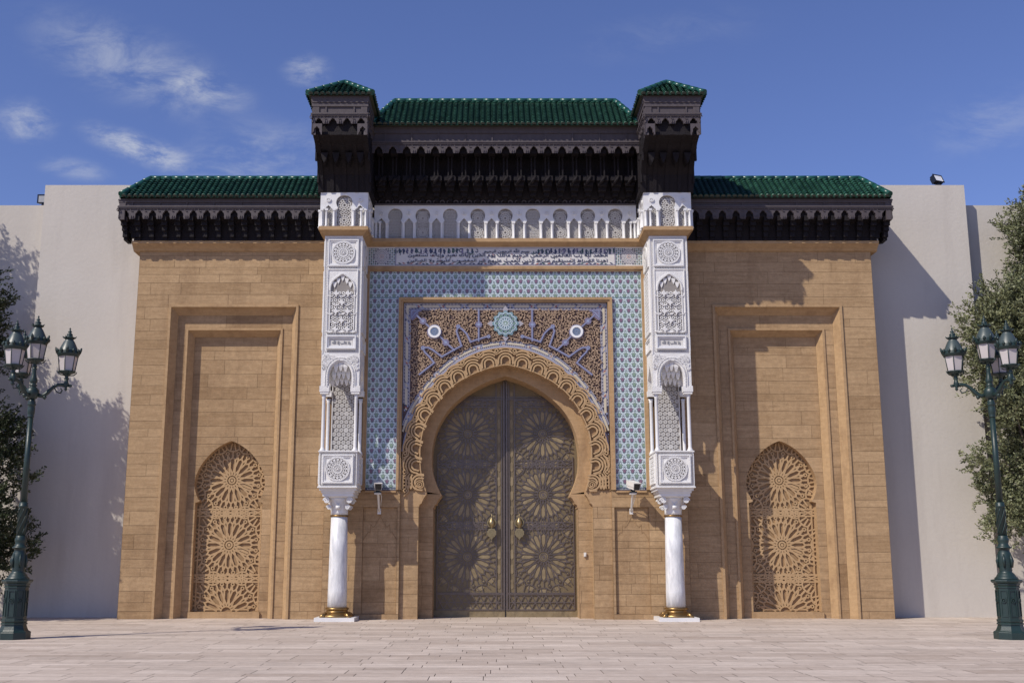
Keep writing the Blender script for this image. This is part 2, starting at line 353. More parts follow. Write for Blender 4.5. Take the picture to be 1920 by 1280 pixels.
# --- side walls with blind niches
niche_prof = [(0.0, 5.065), (0.20, 4.985), (0.48, 4.80), (0.74, 4.53), (0.93, 4.22), (1.025, 3.90), (1.00, 3.62), (0.90, 3.36)]
niche_curve = spline(niche_prof, 5)
NICHE = niche_curve + [(0.86, 3.352), (0.86, 3.30), (0.98, 3.262), (0.98, 0.18)]
def girih(mb, centres, R0, n, y0, y1, inside, w=0.035, sub=14, hexes=True, bounds=None, bars=(), isl=None):
    def clip(p, q):
        run = None
        for i in range(sub):
            t0, t1 = i / sub, (i + 1) / sub; tm = (t0 + t1) / 2
            if inside(p[0] + (q[0] - p[0]) * tm, p[1] + (q[1] - p[1]) * tm):
                if run is None: run = t0
            elif run is not None:
                yield run, t0; run = None
        if run is not None: yield run, 1.0
    def seg(p, q, ww=w):
        for a, b in clip(p, q):
            mb.bar((p[0] + (q[0] - p[0]) * a, p[1] + (q[1] - p[1]) * a), (p[0] + (q[0] - p[0]) * b, p[1] + (q[1] - p[1]) * b), ww, y0, y1)
    for cx, cz in centres:
        pa = lambda r, a: (cx + r * math.cos(a), cz + r * math.sin(a))
        st = 2 * math.pi / n
        for k in range(n):
            a = k * st; u = (math.cos(a), math.sin(a)); v = (-u[1], u[0]); e = R0 * .43 * math.tan(st / 2)
            for sg in (-1, 1):
                seg((cx + u[0] * R0 * .14 + v[0] * e * sg, cz + u[1] * R0 * .14 + v[1] * e * sg), (cx + u[0] * R0 * .70 + v[0] * e * sg, cz + u[1] * R0 * .70 + v[1] * e * sg))
                seg((cx + u[0] * R0 * .70 + v[0] * e * sg, cz + u[1] * R0 * .70 + v[1] * e * sg), pa(R0 * .79, a))
                seg((cx + u[0] * R0 * .70 + v[0] * e * sg, cz + u[1] * R0 * .70 + v[1] * e * sg), pa(R0 * .86, a + sg * st / 2))
                seg(pa(R0 * .46, a + st / 2), pa(R0 * .70, a + st / 2 - sg * st * .17)); seg(pa(R0 * .70, a + st / 2 - sg * st * .17), pa(R0 * .80, a + st / 2))
            h = pa(R0 * .93, a + st / 2)
            if hexes:
                P = [(h[0] + R0 * .055 * math.cos(i * math.pi / 3), h[1] + R0 * .055 * math.sin(i * math.pi / 3)) for i in range(6)]
                for i in range(6): seg(P[i], P[(i + 1) % 6], w * .8)
            seg(pa(R0 * .79, a), pa(R0 * 1.0, a))
            seg(pa(R0 * 1.0, a - st / 4), pa(R0 * 1.0, a + st / 4)); 
            seg(pa(R0 * 1.0, a + st / 4), pa(R0 * 1.09, a + st / 2)); seg(pa(R0 * 1.0, a - st / 4), pa(R0 * 1.09, a - st / 2))
            seg(pa(R0 * 1.09, a + st / 2), pa(R0 * 1.28, a + st / 2 + .04)); seg(pa(R0 * 1.0, a + st / 4), pa(R0 * 1.28, a + .03)); seg(pa(R0 * 1.0, a - st / 4), pa(R0 * 1.28, a - .03))
        if inside(cx, cz):
            mb.ring(cx, cz, R0 * .10, w, y0 - .003, y1, 12); mb.disc(cx, cz, R0 * .05, y0 - .004, y1, 10)
            if isl is not None:
                u = Vector((math.cos(a), math.sin(a))); v = Vector((-u.y, u.x)); c = Vector((cx, cz)); um = Vector((math.cos(a + st / 2), math.sin(a + st / 2))); vm = Vector((-um.y, um.x))
                for uu, vv, P in ((u, v, [(.20, 0), (.38, .040), (.67, .043), (.735, 0), (.67, -.043), (.38, -.040)]), (um, vm, [(.53, 0), (.70, .018), (.76, 0), (.70, -.018)]),
                                  (um, vm, [(.93 + .030 * math.cos(i * math.pi / 3), .030 * math.sin(i * math.pi / 3)) for i in range(6)]), (u, v, [(1.05, -.07), (1.05, .07), (1.12, .10), (1.17, .05), (1.17, -.05), (1.12, -.10)])):
                    w_ = [tuple(c + uu * p * R0 + vv * q * R0) for p, q in P]
                    if all(inside(*q) for q in w_): mb.prism(w_, isl - rnd.random() * .006, y1, back=False)
    if bounds:
        x0, x1 = bounds
        for z in bars:
            seg((x0, z - .10), (x1, z - .10)); seg((x0, z + .10), (x1, z + .10))
            nx = 5
            for i in range(nx):
                a = x0 + (x1 - x0) * i / nx; b = x0 + (x1 - x0) * (i + 1) / nx
                seg((a, z - .10), (b, z + .10)); seg((a, z + .10), (b, z - .10)); seg((a, z), (a + .12, z)); seg((b - .12, z), (b, z))
def frame_slope(mb, r0, y0, r1, y1, bottom=False):       # splayed reveal between rect r0 at y0 and rect r1 at y1; r=(x0,x1,z0,z1)
    a = [(r0[0], y0, r0[2]), (r0[0], y0, r0[3]), (r0[1], y0, r0[3]), (r0[1], y0, r0[2])]
    b = [(r1[0], y1, r1[2]), (r1[0], y1, r1[3]), (r1[1], y1, r1[3]), (r1[1], y1, r1[2])]
    for i in range(4 if bottom else 3): mb.poly([a[i], a[(i + 1) % 4], b[(i + 1) % 4], b[i]])
def side_wall(sg):
    r = random.Random(31 if sg < 0 else 57)
    X = lambda a, b: (min(sg * a, sg * b), max(sg * a, sg * b))
    mb = MB()
    rows = courses(0.0, 10.95, breaks=(8.98,), r=r)
    lowr = [q for q in rows if q[1] <= 8.981]; topr = [q for q in rows if q[0] >= 8.979]
    masonry(mb, *X(9.90, 10.94), lowr, 0.0, r=r); masonry(mb, *X(5.08, 6.20), lowr, 0.0, r=r)
    masonry(mb, *X(5.08, 10.94), topr, 0.0, r=r)
    mb.mi = 0; mb.tone = 0.45
    xo = sg * 10.94
    for za, zb in rows:                                    # the outer return
        mb.tone = r.gauss(.45, .15); mb.poly([(xo, 0, za + .004), (xo, 1.05, za + .004), (xo, 1.05, zb - .004), (xo, 0, zb - .004)])
    mb.mi = 1; mb.box(*X(10.7, 10.934), 0.02, 2.4, 0, 11.4)
    # middle plane and inner panel
    rows2 = courses(0.0, 8.78, breaks=(8.33,), r=r)
    l2 = [q for q in rows2 if q[1] <= 8.331]; t2 = [q for q in rows2 if q[0] >= 8.329]
    masonry(mb, *X(9.43, 9.75), l2, 0.25, r=r, lmin=.3, lmax=.32); masonry(mb, *X(6.35, 6.68), l2, 0.25, r=r, lmin=.3, lmax=.32)
    masonry(mb, *X(6.35, 9.75), t2, 0.25, r=r)
    rows3 = courses(0.0, 8.17, breaks=(0.18,), r=r, hi=.45)
    hole = Hole(sg * 8.06, NICHE)
    masonry(mb, *X(6.82, 9.29), rows3, 0.50, hole=hole, r=r)
    w = mb.build('side_wall', [STONE, MORTAR], gate)
    t = MB()
    rr = lambda a, b, c, d: (*X(a, b), c, d)
    frame_slope(t, rr(6.20, 9.90, 0, 8.98), 0.0, rr(6.26, 9.84, 0, 8.92), 0.10); frame_slope(t, rr(6.26, 9.84, 0, 8.92), 0.10, rr(6.35, 9.75, 0, 8.78), 0.25)
    # raised lip round the outer recess
    for a, b in ((6.13, 6.20), (9.90, 9.97)): t.box(*X(a, b), -0.045, 0.02, 0, 9.05)
    t.box(*X(6.20, 9.90), -0.045, 0.02, 8.98, 9.05)
    t.build('recess_moulding', TRIM, w)
    t = MB()
    frame_slope(t, rr(6.68, 9.43, 0, 8.33), 0.25, rr(6.73, 9.38, 0, 8.28), 0.33); frame_slope(t, rr(6.73, 9.38, 0, 8.28), 0.33, rr(6.82, 9.29, 0, 8.17), 0.50)
    for a, b in ((6.62, 6.68), (9.43, 9.49)): t.box(*X(a, b), 0.215, 0.27, 0, 8.39)
    t.box(*X(6.68, 9.43), 0.215, 0.27, 8.33, 8.39)
    t.build('recess_moulding', TRIM, w)
    # niche: reveal, carved panel, sill
    t = MB(); pr = [(sg * 8.06 - a, z) for a, z in reversed(NICHE)] + [(sg * 8.06 + a, z) for a, z in NICHE[1:]]
    for p, q in zip(pr, pr[1:]): t.poly([(p[0], .5, p[1]), (q[0], .5, q[1]), (q[0], .86, q[1]), (p[0], .86, p[1])])
    t.build('niche_reveal', TRIM, w)
    t = MB(); t.box(*X(7.04, 9.08), .44, .9, 0.0, .175); t.build('niche_sill', TRIM, w)
    t = MB(); t.mi = 1; t.poly([(sg * 8.06 - 1.1, .808, 0), (sg * 8.06 + 1.1, .808, 0), (sg * 8.06 + 1.1, .808, 5.2), (sg * 8.06 - 1.1, .808, 5.2)]); t.mi = 0
    c = sg * 8.06
    girih(t, [(c, 3.93), (c, 2.06), (c, .16)], .86, 16, .765, .86, lambda x, z: 0.19 < z and abs(x - c) < hole.hw(z) + .04, w=.046, bounds=(c - 1.0, c + 1.0), bars=(2.99, 1.11), isl=.786)
    for sx in (-1, 1): t.bar((c + sx * .90, .18), (c + sx * .90, 3.2), .04, .765, .86)
    rr2 = random.Random(8)
    for k in range(420):                                     # small leaves of carving between the rosettes
        x, z = c + rr2.uniform(-1.0, 1.0), rr2.uniform(.25, 5.0); d = min(math.hypot(x - c, z - q) for q in (3.93, 2.06, .16))
        if d < 1.04 or abs(x - c) > hole.hw(z) - .06: continue
        a = rr2.uniform(0, 3.14); t.prism([(x + p * math.cos(a) - q * math.sin(a), z + p * math.sin(a) + q * math.cos(a)) for p, q in ((-.07, 0), (-.03, .03), (.03, .03), (.07, 0), (.03, -.03), (-.03, -.03))], .79 - rr2.random() * .01, .82, back=False)
    t.build('niche_panel', [CARVE, CARVE_SHADE], w)
    # cornice under the eave
    t = MB(); prof = [(-0.02, 10.68), (-0.06, 10.70), (-0.10, 10.75), (-0.22, 10.84), (-0.27, 10.87), (-0.27, 10.945), (1.0, 10.945), (1.0, 10.68)]
    t.prismx(prof, *X(5.08, 11.12)); t.build('cornice', TRIM, w)
    return w
side_wall(-1); side_wall(1)
# bulk of the building behind the fronts
b = MB(); b.box(-10.9, 10.9, 1.3, 4.0, 0, 12.6); b.box(-5.0, 5.0, 1.5, 4.0, 0, 14.6); b.build('rear_block', RENDER, gate)

# --- centre wall round the arch
ring_out = spline([(0.0, 7.15), (0.45, 7.055), (0.90, 6.89), (1.32, 6.67), (1.69, 6.38), (1.98, 6.03), (2.19, 5.66), (2.34, 5.30), (2.42, 4.90), (2.435, 4.50), (2.40, 4.05), (2.26, 3.535)], 5)
ring_in = spline([(0.0, 6.885), (0.45, 6.74), (0.90, 6.52), (1.30, 6.24), (1.62, 5.93), (1.86, 5.58), (2.02, 5.20), (2.10, 4.80), (2.12, 4.45), (2.09, 4.10), (1.99, 3.78), (1.85, 3.47)], 5)
scal_out = spline([(0.0, 7.64), (0.45, 7.585), (0.90, 7.45), (1.35, 7.21), (1.76, 6.88), (2.13, 6.47), (2.44, 6.02), (2.67, 5.56), (2.83, 5.08), (2.91, 4.65), (2.935, 4.25), (2.935, 3.55)], 5)
both = lambda p: [(-a, z) for a, z in reversed(p)] + [(a, z) for a, z in p[1:]]
def centre_wall():
    r = random.Random(5); mb = MB()
    rows = courses(0.0, 3.54, r=r, hi=.44)
    for sg in (-1, 1):
        X = lambda a, b: (min(sg * a, sg * b), max(sg * a, sg * b))
        masonry(mb, *X(2.45, 2.97), rows, YC, r=r, lmin=.5, lmax=.9)
        lo = [q for q in rows if q[1] < .5]; 
        rows_p = courses(0.0, 3.54, breaks=(.17, 3.08), r=r, hi=.44)
        masonry(mb, *X(2.97, 5.10), [q for q in rows_p if q[0] >= 3.079], YP, r=r); masonry(mb, *X(2.97, 5.10), [q for q in rows_p if q[1] <= .171], YP, r=r)
        mid = [q for q in rows_p if .169 <= q[0] and q[1] <= 3.081]
        masonry(mb, *X(4.0, 5.10), mid, YP, r=r, lmin=.5, lmax=1.1)
        masonry(mb, *X(2.97, 3.04), mid, YP, r=r, lmin=.5, lmax=1.1)
        masonry(mb, *X(3.04, 4.0), mid, YP + .07, r=r, lmin=.5, lmax=1.1)
        mb.mi = 0; mb.tone = .5
        frame_slope(mb, (*X(3.04, 4.0), .17, 3.08), YP, (*X(3.04, 4.0), .17, 3.08), YP + .076, True)
        mb.poly([(sg * 2.97, YP, 0), (sg * 2.97, YC, 0), (sg * 2.97, YC, 3.54), (sg * 2.97, YP, 3.54)])
        mb.poly([(sg * 5.10, YP, 0), (sg * 5.10, .4, 0), (sg * 5.10, .4, 10.95), (sg * 5.10, YP, 10.95)])
        # reveal down to the jamb
        mb.poly([(sg * 2.45, YC, 0), (sg * 2.45, -.15, 0), (sg * 2.45, -.15, 3.40), (sg * 2.45, YC, 3.40)])
    mb.mi = 1; mb.box(-5.05, -3.95, -.66, .5, 3.5, 11.8); mb.box(3.95, 5.05, -.66, .5, 3.5, 11.8)
    mb.box(-4.0, 4.0, -.56, .5, 8.6, 11.8); mb.box(-4.05, -2.9, -.56, .5, 3.4, 9); mb.box(2.9, 4.05, -.56, .5, 3.4, 9); mb.box(-4.0, 4.0, -.58, .5, 10.62, 11.8)
    w = mb.build('front_wall', [STONE, MORTAR], gate)
    for sg in (-1, 1):                                     # stepped outline of the blind panel, groove shade drawn as a dark strip
        t = MB(); P = [(-.47, 2.20), (-.33, 2.42), (-.28, 2.40), (-.26, 2.62), (-.20, 2.55), (-.14, 2.60), (0, 2.86), (.14, 2.60), (.20, 2.55), (.26, 2.62), (.28, 2.40), (.33, 2.42), (.47, 2.20)]
        t.strip([(sg * 3.52 + x, z - .02) for x, z in P], .022, YP + .062, YP + .08); t.disc(sg * 3.52, 2.87, .03, YP + .060, YP + .08, 8)
        t.build('stepped_outline', CARVE_SHADE, w)
    return w
front = centre_wall(); centre_parts.append(front)
# ring face, soffit, jambs, imposts
def archway():
    t = MB(); a, b = both(ring_out), both(ring_in); Y1 = -.20
    for i in range(len(a) - 1):
        t.tone = .5
        t.poly([(a[i][0], Y1, a[i][1]), (a[i + 1][0], Y1, a[i + 1][1]), (b[i + 1][0], Y1, b[i + 1][1]), (b[i][0], Y1, b[i][1])])
        t.poly([(a[i][0], Y1, a[i][1]), (a[i][0], -.61, a[i][1]), (a[i + 1][0], -.61, a[i + 1][1]), (a[i + 1][0], Y1, a[i + 1][1])], True)
        t.poly([(b[i][0], Y1, b[i][1]), (b[i][0], .75, b[i][1]), (b[i + 1][0], .75, b[i + 1][1]), (b[i + 1][0], Y1, b[i + 1][1])], True)
    arch = t.build('archway', [TRIM], front)
    r = random.Random(3)
    for sg in (-1, 1):
        t = MB(); X = lambda p, q: (min(sg * p, sg * q), max(sg * p, sg * q))
        masonry(t, *X(2.06, 2.46), courses(0, 3.1, r=r), -.2, r=r, lmin=.45, lmax=.5)
        t.mi = 0; t.poly([(sg * 2.06, -.2, 0), (sg * 2.06, .75, 0), (sg * 2.06, .75, 3.1), (sg * 2.06, -.2, 3.1)])
        t.build('door_jamb', [STONE, MORTAR], front)
    for sg in (-1, 1):
        t = MB()
        prof = [(2.46, 3.08), (2.04, 3.08), (2.03, 3.16), (1.97, 3.20), (1.96, 3.24), (1.90, 3.34), (1.84, 3.40), (1.84, 3.47), (2.0, 3.475), (2.46, 3.475)]
        t.prism([(sg * x, z) for x, z in prof], -.205, .76)
        prof = [(2.97, 3.1), (2.445, 3.1), (2.43, 3.16), (2.37, 3.20), (2.36, 3.24), (2.30, 3.36), (2.24, 3.44), (2.24, 3.538), (2.97, 3.538)]
        t.prism([(sg * x, z) for x, z in prof], -.607, -.2)
        t.build('impost', TRIM, front)
archway()
def resample(p, n):
    d = [0]
    for a, b in zip(p, p[1:]): d.append(d[-1] + math.hypot(b[0] - a[0], b[1] - a[1]))
    out = []
    for k in range(n):
        s = d[-1] * k / (n - 1); i = 0
        while i < len(d) - 2 and d[i + 1] < s: i += 1
        t = (s - d[i]) / max(1e-9, d[i + 1] - d[i]); out.append((p[i][0] + (p[i + 1][0] - p[i][0]) * t, p[i][1] + (p[i + 1][1] - p[i][1]) * t))
    return out
def inside_poly(x, z, P):
    c = False
    for i in range(len(P)):
        a, b = P[i], P[i - 1]
        if (a[1] > z) != (b[1] > z) and x < (b[0] - a[0]) * (z - a[1]) / (b[1] - a[1]) + a[0]: c = not c
    return c
def scallop_band():
    A, B = both(ring_out), both(scal_out)
    ra, rb = resample(A, 161), resample(B, 161)
    t = MB(); t.mi = 1
    for i in range(160): t.poly([(ra[i][0], YC, ra[i][1]), (ra[i + 1][0], YC, ra[i + 1][1]), (rb[i + 1][0], YC, rb[i + 1][1]), (rb[i][0], YC, rb[i][1])])
    t.mi = 0
    n = 21; c = resample(A, n * 2 + 1); o = resample(B, n * 2 + 1)
    band = A + B[::-1]
    for k in range(n):
        p = Vector(c[2 * k + 1]); q = Vector(o[2 * k + 1]); u = (q - p); wd = u.length; u.normalize(); v = Vector((u.y, -u.x))
        pl = Vector(c[2 * k]); pr_ = Vector(c[2 * k + 2]); half = (pr_ - pl).length / 2
        L = lambda a, b: tuple(p + v * a + u * b)
        hh = half * 1.0
        for j, (r0, w) in enumerate(((.125, .045), (.205, .045), (.285, .045), (.365, .04))):
            ctr = .12; pts = []
            for i in range(25):
                a = math.pi * i / 24; x = r0 * math.cos(a); y = ctr + r0 * math.sin(a) * 0.98
                if abs(x) < hh - .012: pts.append((x, y))
            if r0 < hh: pts = [(r0, .0)] + pts + [(-r0, .0)]
            if len(pts) > 2: t.strip([L(x, y) for x, y in pts], w, YC - .075 - rnd.random() * .004, YC)
        t.strip([L(hh - .0, .01), L(hh - .0, .22)], .04, YC - .07 - rnd.random() * .004, YC)
        d = Vector(o[2 * k]) * .86 + Vector(c[2 * k]) * .14
        t.strip([tuple(d + v * a + u * b) for a, b in ((0, .055), (.055, 0), (0, -.055), (-.055, 0))], .03, YC - .078 - rnd.random() * .004, YC, True)
        t.strip([tuple(d + v * a + u * b) for a, b in ((.16, .02), (.085, -.05), (0, -.105), (-.085, -.05), (-.16, .02))], .03, YC - .07 - rnd.random() * .004, YC)
        e = Vector(o[2 * k + 1]); t.strip([tuple(e - u * .02 + v * a + u * b) for a, b in ((.14, -.03), (.05, .0), (-.05, 0), (-.14, -.03))], .03, YC - .072 - rnd.random() * .004, YC)
    t.strip(resample(B, 90), .03, YC - .06, YC); t.strip(resample(A, 90), .028, YC - .064, YC)
    for sg in (-1, 1):                                     # foot of the band: volute and plait
        t.prism([(sg * x, z) for x, z in ((2.27, 3.56), (2.60, 3.56), (2.56, 3.75), (2.44, 4.02), (2.40, 4.02), (2.38, 3.85))], YC - .03, YC)
        P = []
        for i in range(40): a = i / 39 * 4.6 * math.pi; rr = .13 * (1 - i / 44); P.append((sg * (2.42 + rr * math.cos(a)), 3.71 + rr * math.sin(a)))
        t.strip(P, .025, YC - .09, YC)
        for xx in (2.66, 2.74, 2.82, 2.90): t.bar((sg * xx, 3.60), (sg * xx, 4.0), .03, YC - .08, YC)
        for zz in (3.64, 3.74, 3.84): t.bar((sg * 2.64, zz), (sg * 2.92, zz + .06), .025, YC - .074, YC)
    t.build('scalloped_band', [CARVE, CARVE_SHADE], front)
scallop_band()
# --- cartouche ribbon along a path of (inner, outer) points
def cartouches(mb, inn, out, y, length, clipf=None, blue=0.0):
    n = len(inn)
    P = lambda i, f: (inn[i][0] + (out[i][0] - inn[i][0]) * f, inn[i][1] + (out[i][1] - inn[i][1]) * f)
    def quad(i, f0, f1, yy, mi):
        a, b, c, d = P(i, f0), P(i + 1, f0), P(i + 1, f1), P(i, f1)
        if clipf and not (clipf(*a) and clipf(*c)): return
        mb.mi = mi; mb.poly([(a[0], yy, a[1]), (b[0], yy, b[1]), (c[0], yy, c[1]), (d[0], yy, d[1])])
    s = 0
    for i in range(n - 1):
        dl = math.hypot((inn[i + 1][0] - inn[i][0] + out[i + 1][0] - out[i][0]) / 2, (inn[i + 1][1] - inn[i][1] + out[i + 1][1] - out[i][1]) / 2)
        u = ((s + dl / 2) / length) % 1.0; s += dl
        b0 = blue; sp = 1 - b0
        quad(i, 0, 1, y, 0)
        if b0: quad(i, 0.02, b0 * .92, y - .004, 1)
        if .12 < u < .80:
            quad(i, b0 + sp * .33, b0 + sp * .67, y - .008, 2)
            if i % 2: quad(i, b0 + sp * .14, b0 + sp * .25, y - .006, 3); quad(i, b0 + sp * .75, b0 + sp * .86, y - .006, 3)
        elif .90 < u or u < .02: quad(i, b0 + sp * .36, b0 + sp * .64, y - .008, 2 if i % 3 else 4)
        else: quad(i, b0 + sp * .2, b0 + sp * .38, y - .006, 3 if i % 2 else 1); quad(i, b0 + sp * .62, b0 + sp * .8, y - .006, 1 if i % 2 else 3)
        quad(i, .96, 1.0, y - .007, 1)
def offset_curve(p, d):
    out = []
    for i in range(len(p)):
        a, b = p[max(i - 1, 0)], p[min(i + 1, len(p) - 1)]
        t = Vector((b[0] - a[0], b[1] - a[1])).normalized(); nn = Vector((-t.y, t.x)); out.append((p[i][0] + nn.x * d, p[i][1] + nn.y * d))
    return out
MATS_C = [ZLG, ZB, ZC, ZD, ZR]
t = MB(); c0 = resample(both(scal_out), 420); c1 = offset_curve(c0, .215)
cartouches(t, c0, c1, YC - .014, .72, lambda x, z: abs(x) < 2.955 and z > 4.0, blue=.24)
t.build('cartouche_ring', MATS_C, front)
t = MB()
N1 = 300; path_o = resample([(-2.95, 4.6), (-2.95, 8.965), (2.95, 8.965), (2.95, 4.6)], N1); path_i = resample([(-2.745, 4.6), (-2.745, 8.76), (2.745, 8.76), (2.745, 4.6)], N1)
cir = c1
inC = lambda x, z: inside_poly(x, z, [(-9, -9)] + [(-2.96, 3)] + cir + [(2.96, 3), (9, -9)])
cartouches(t, path_i, path_o, YC - .010, .66, lambda x, z: not inside_poly(x, z, c1))
t.build('cartouche_border', MATS_C, front)
# --- spandrel: scrolls, straps, roundels, rosette
def spandrel():
    t = MB(); t.mi = 1; t.poly([(-2.95, YC - .002, 3.55), (2.95, YC - .002, 3.55), (2.95, YC - .002, 8.97), (-2.95, YC - .002, 8.97)]); t.mi = 0
    # (the arch parts lie in front of this sheet; the opening is cut out below)
    t = MB(); t.mi = 1
    cc = resample(both(scal_out), 121)
    for a, b in zip(cc, cc[1:]):
        if abs(b[0] - a[0]) > 1e-6: t.poly([(a[0], YC - .003, a[1] - .02), (b[0], YC - .003, b[1] - .02), (b[0], YC - .003, 8.975), (a[0], YC - .003, 8.975)])
    t.mi = 0; r = random.Random(11); pts = []
    ok = lambda x, z: 0.05 < x < 2.72 and z < 8.72 and not inside_poly(x, z, offset_curve(resample(both(scal_out), 80), .25)) and z > 4.4
    tries = 0
    while tries < 40000:
        tries += 1; x, z = r.uniform(0.03, 2.70), r.uniform(4.6, 8.72)
        if not ok(x, z): continue
        if any((x - a) ** 2 + (z - b) ** 2 < .0047 for a, b in pts): continue
        pts.append((x, z))
    for x, z in pts:
        a0 = r.uniform(0, 6.28); s = r.choice((-1, 1)); q = []
        for i in range(9):
            f = i / 8; rr = .060 * (1 - .78 * f); a = a0 + s * f * 4.4; q.append((x + rr * math.cos(a), z + rr * math.sin(a)))
        yy = YC - .03 - r.random() * .02
        for m in (-1, 1): t.strip([(m * px, pz) for px, pz in q], .018, yy, YC)
        lx, lz = q[0]; dx, dz = math.cos(a0 + .9), math.sin(a0 + .9)
        for m in (-1, 1): t.prism([(m * (lx + dx * .06), lz + dz * .06), (m * (lx - dz * .02), lz + dx * .02), (m * (lx - dx * .025), lz - dz * .025), (m * (lx + dz * .02), lz - dx * .02)], yy - .006, YC, back=False)
    sp = t.build('spandrel', [CURL, CURL_BASE], front)
    # straps, traced at their place on the panel
    S = 1.0 / 9.145
    def W(x, z):
        px, py = 750 + x * S, 560 + z * S
        bq = (640 - py) / 2080.; P = math.atan(408 / 2080.)
        dy = math.cos(P) - bq * math.sin(P); dz = math.sin(P) + bq * math.cos(P); k = (YC - .02 + 32.1) / dy
        return ((px - 922) / 2080. * k - .405, 1.65 + dz * k)
    lines = [[(330, 1310), (591, 1105), (520, 1010), (430, 920), (400, 850)], [(410, 845), (490, 842), (570, 885), (725, 1000), (935, 880), (1060, 815), (990, 620), (975, 560), (1003, 490)],
             [(1010, 488), (1090, 545), (1150, 610), (1215, 745), (1355, 700), (1520, 650)], [(1355, 195), (1355, 735)], [(280, 280), (400, 390), (510, 490)], [(690, 650), (790, 755), (945, 895)], [(1300, 450), (1410, 450)]]
    for m in (-1, 1):
        t = MB()
        for q in lines:
            w = [W(*p) for p in q]; w = [(m * x, z) for x, z in w]
            t.mi = 0; yy = YC - .075 - rnd.random() * .005; t.strip(w, .064, yy, YC)
            t.mi = 1; t.strip(w, .02, yy - .012, yy + .001)
        for p, rr in (((400, 850), .07), ((1003, 485), .07), ((1525, 655), .06)):
            x, z = W(*p); t.mi = 0; t.disc(m * x, z, rr, YC - .085, YC, 14); t.mi = 1; t.ring(m * x, z, rr * .5, .025, YC - .097, YC - .08, 12)
        for p in ((400, 390), (790, 755), (1355, 450)):
            x, z = W(*p)
            t.mi = 0
            for k in range(8):
                a = k * math.pi / 4 + (.39 if p[0] == 790 else 0)
                t.disc(m * x + .070 * math.cos(a), z + .070 * math.sin(a), .036, YC - .082 - k * .001, YC, 8)
            t.mi = 1; t.disc(m * x, z, .045, YC - .092, YC, 10)
        x, z = W(262, 262); t.mi = 0
        t.prism([(m * (x + a), z + b) for a, b in ((-.13, .13), (.16, .13), (.20, .07), (.10, .05), (.10, -.10), (.05, -.10), (-.07, -.20), (-.13, -.16))], YC - .08, YC)
        t.mi = 1; t.strip([(m * (x + a), z + b) for a, b in ((-.09, .09), (.12, .09), (0.02, 0.02), (-.09, -.12))], .025, YC - .092, YC - .079, True)
        t.build('strapwork', [ZL, ZB], sp)
    for m in (-1, 1):
        x, z = W(597, 570)
        t = MB(); t.mi = 2; t.disc(m * x, z, .22, YC - .05, YC, 24); t.mi = 0; t.ring(m * x, z, .155, .062, YC - .12, YC, 28)
        t.mi = 1; t.disc(m * x, z, .135, YC - .07, YC, 20)
        for k in range(12):
            a = k * math.pi / 6; t.strip([(m * x + .03 * math.cos(a), z + .03 * math.sin(a)), (m * x + .125 * math.cos(a), z + .125 * math.sin(a))], .02, YC - .088 - k * .0006, YC)
        t.build('roundel', [WHITE, MIRROR, ZL], sp)
    t = MB(); cz = A_z(607)
    t.mi = 0
    t.prism([((.36 + .028 * math.cos(12 * a)) * math.cos(a), cz + (.36 + .028 * math.cos(12 * a)) * math.sin(a)) for a in [i * 2 * math.pi / 96 for i in range(96)]], YC - .085, YC, back=False)
    for k in range(12):
        a = k * math.pi / 6; t.mi = 1; t.ring(.25 * math.cos(a), cz + .25 * math.sin(a), .068, .02, YC - .097, YC - .08, 10); t.mi = 2; t.disc(.25 * math.cos(a), cz + .25 * math.sin(a), .035, YC - .094, YC - .08, 6)
        t.mi = 1; t.strip([(.06 * math.cos(a), cz + .06 * math.sin(a)), (.15 * math.cos(a + .26), cz + .15 * math.sin(a + .26)), (.19 * math.cos(a), cz + .19 * math.sin(a)), (.15 * math.cos(a - .26), cz + .15 * math.sin(a - .26))], .018, YC - .098 - k * .0004, YC - .08, True)
    t.mi = 2; t.disc(0, cz, .07, YC - .1, YC - .08, 12); t.mi = 1; t.disc(0, cz, .03, YC - .104, YC - .08, 10)
    t.mi = 3
    for k in range(4):
        a = k * math.pi / 2; u = Vector((math.cos(a), math.sin(a))); v = Vector((-u.y, u.x))
        t.prism([tuple(u * d + v * e + Vector((0, cz))) for d, e in ((.36, .05), (.42, .085), (.53, 0), (.42, -.085), (.36, -.05))], YC - .06, YC)
    t.build('rosette', [ZT, ZW, ZG, ZLG], sp)
def A_z(py, Y=-.62):
    bq = (640 - py) / 2080.; P = math.atan(408 / 2080.)
    return 1.65 + (math.sin(P) + bq * math.cos(P)) * (Y + 32.1) / (math.cos(P) - bq * math.sin(P))
spandrel()
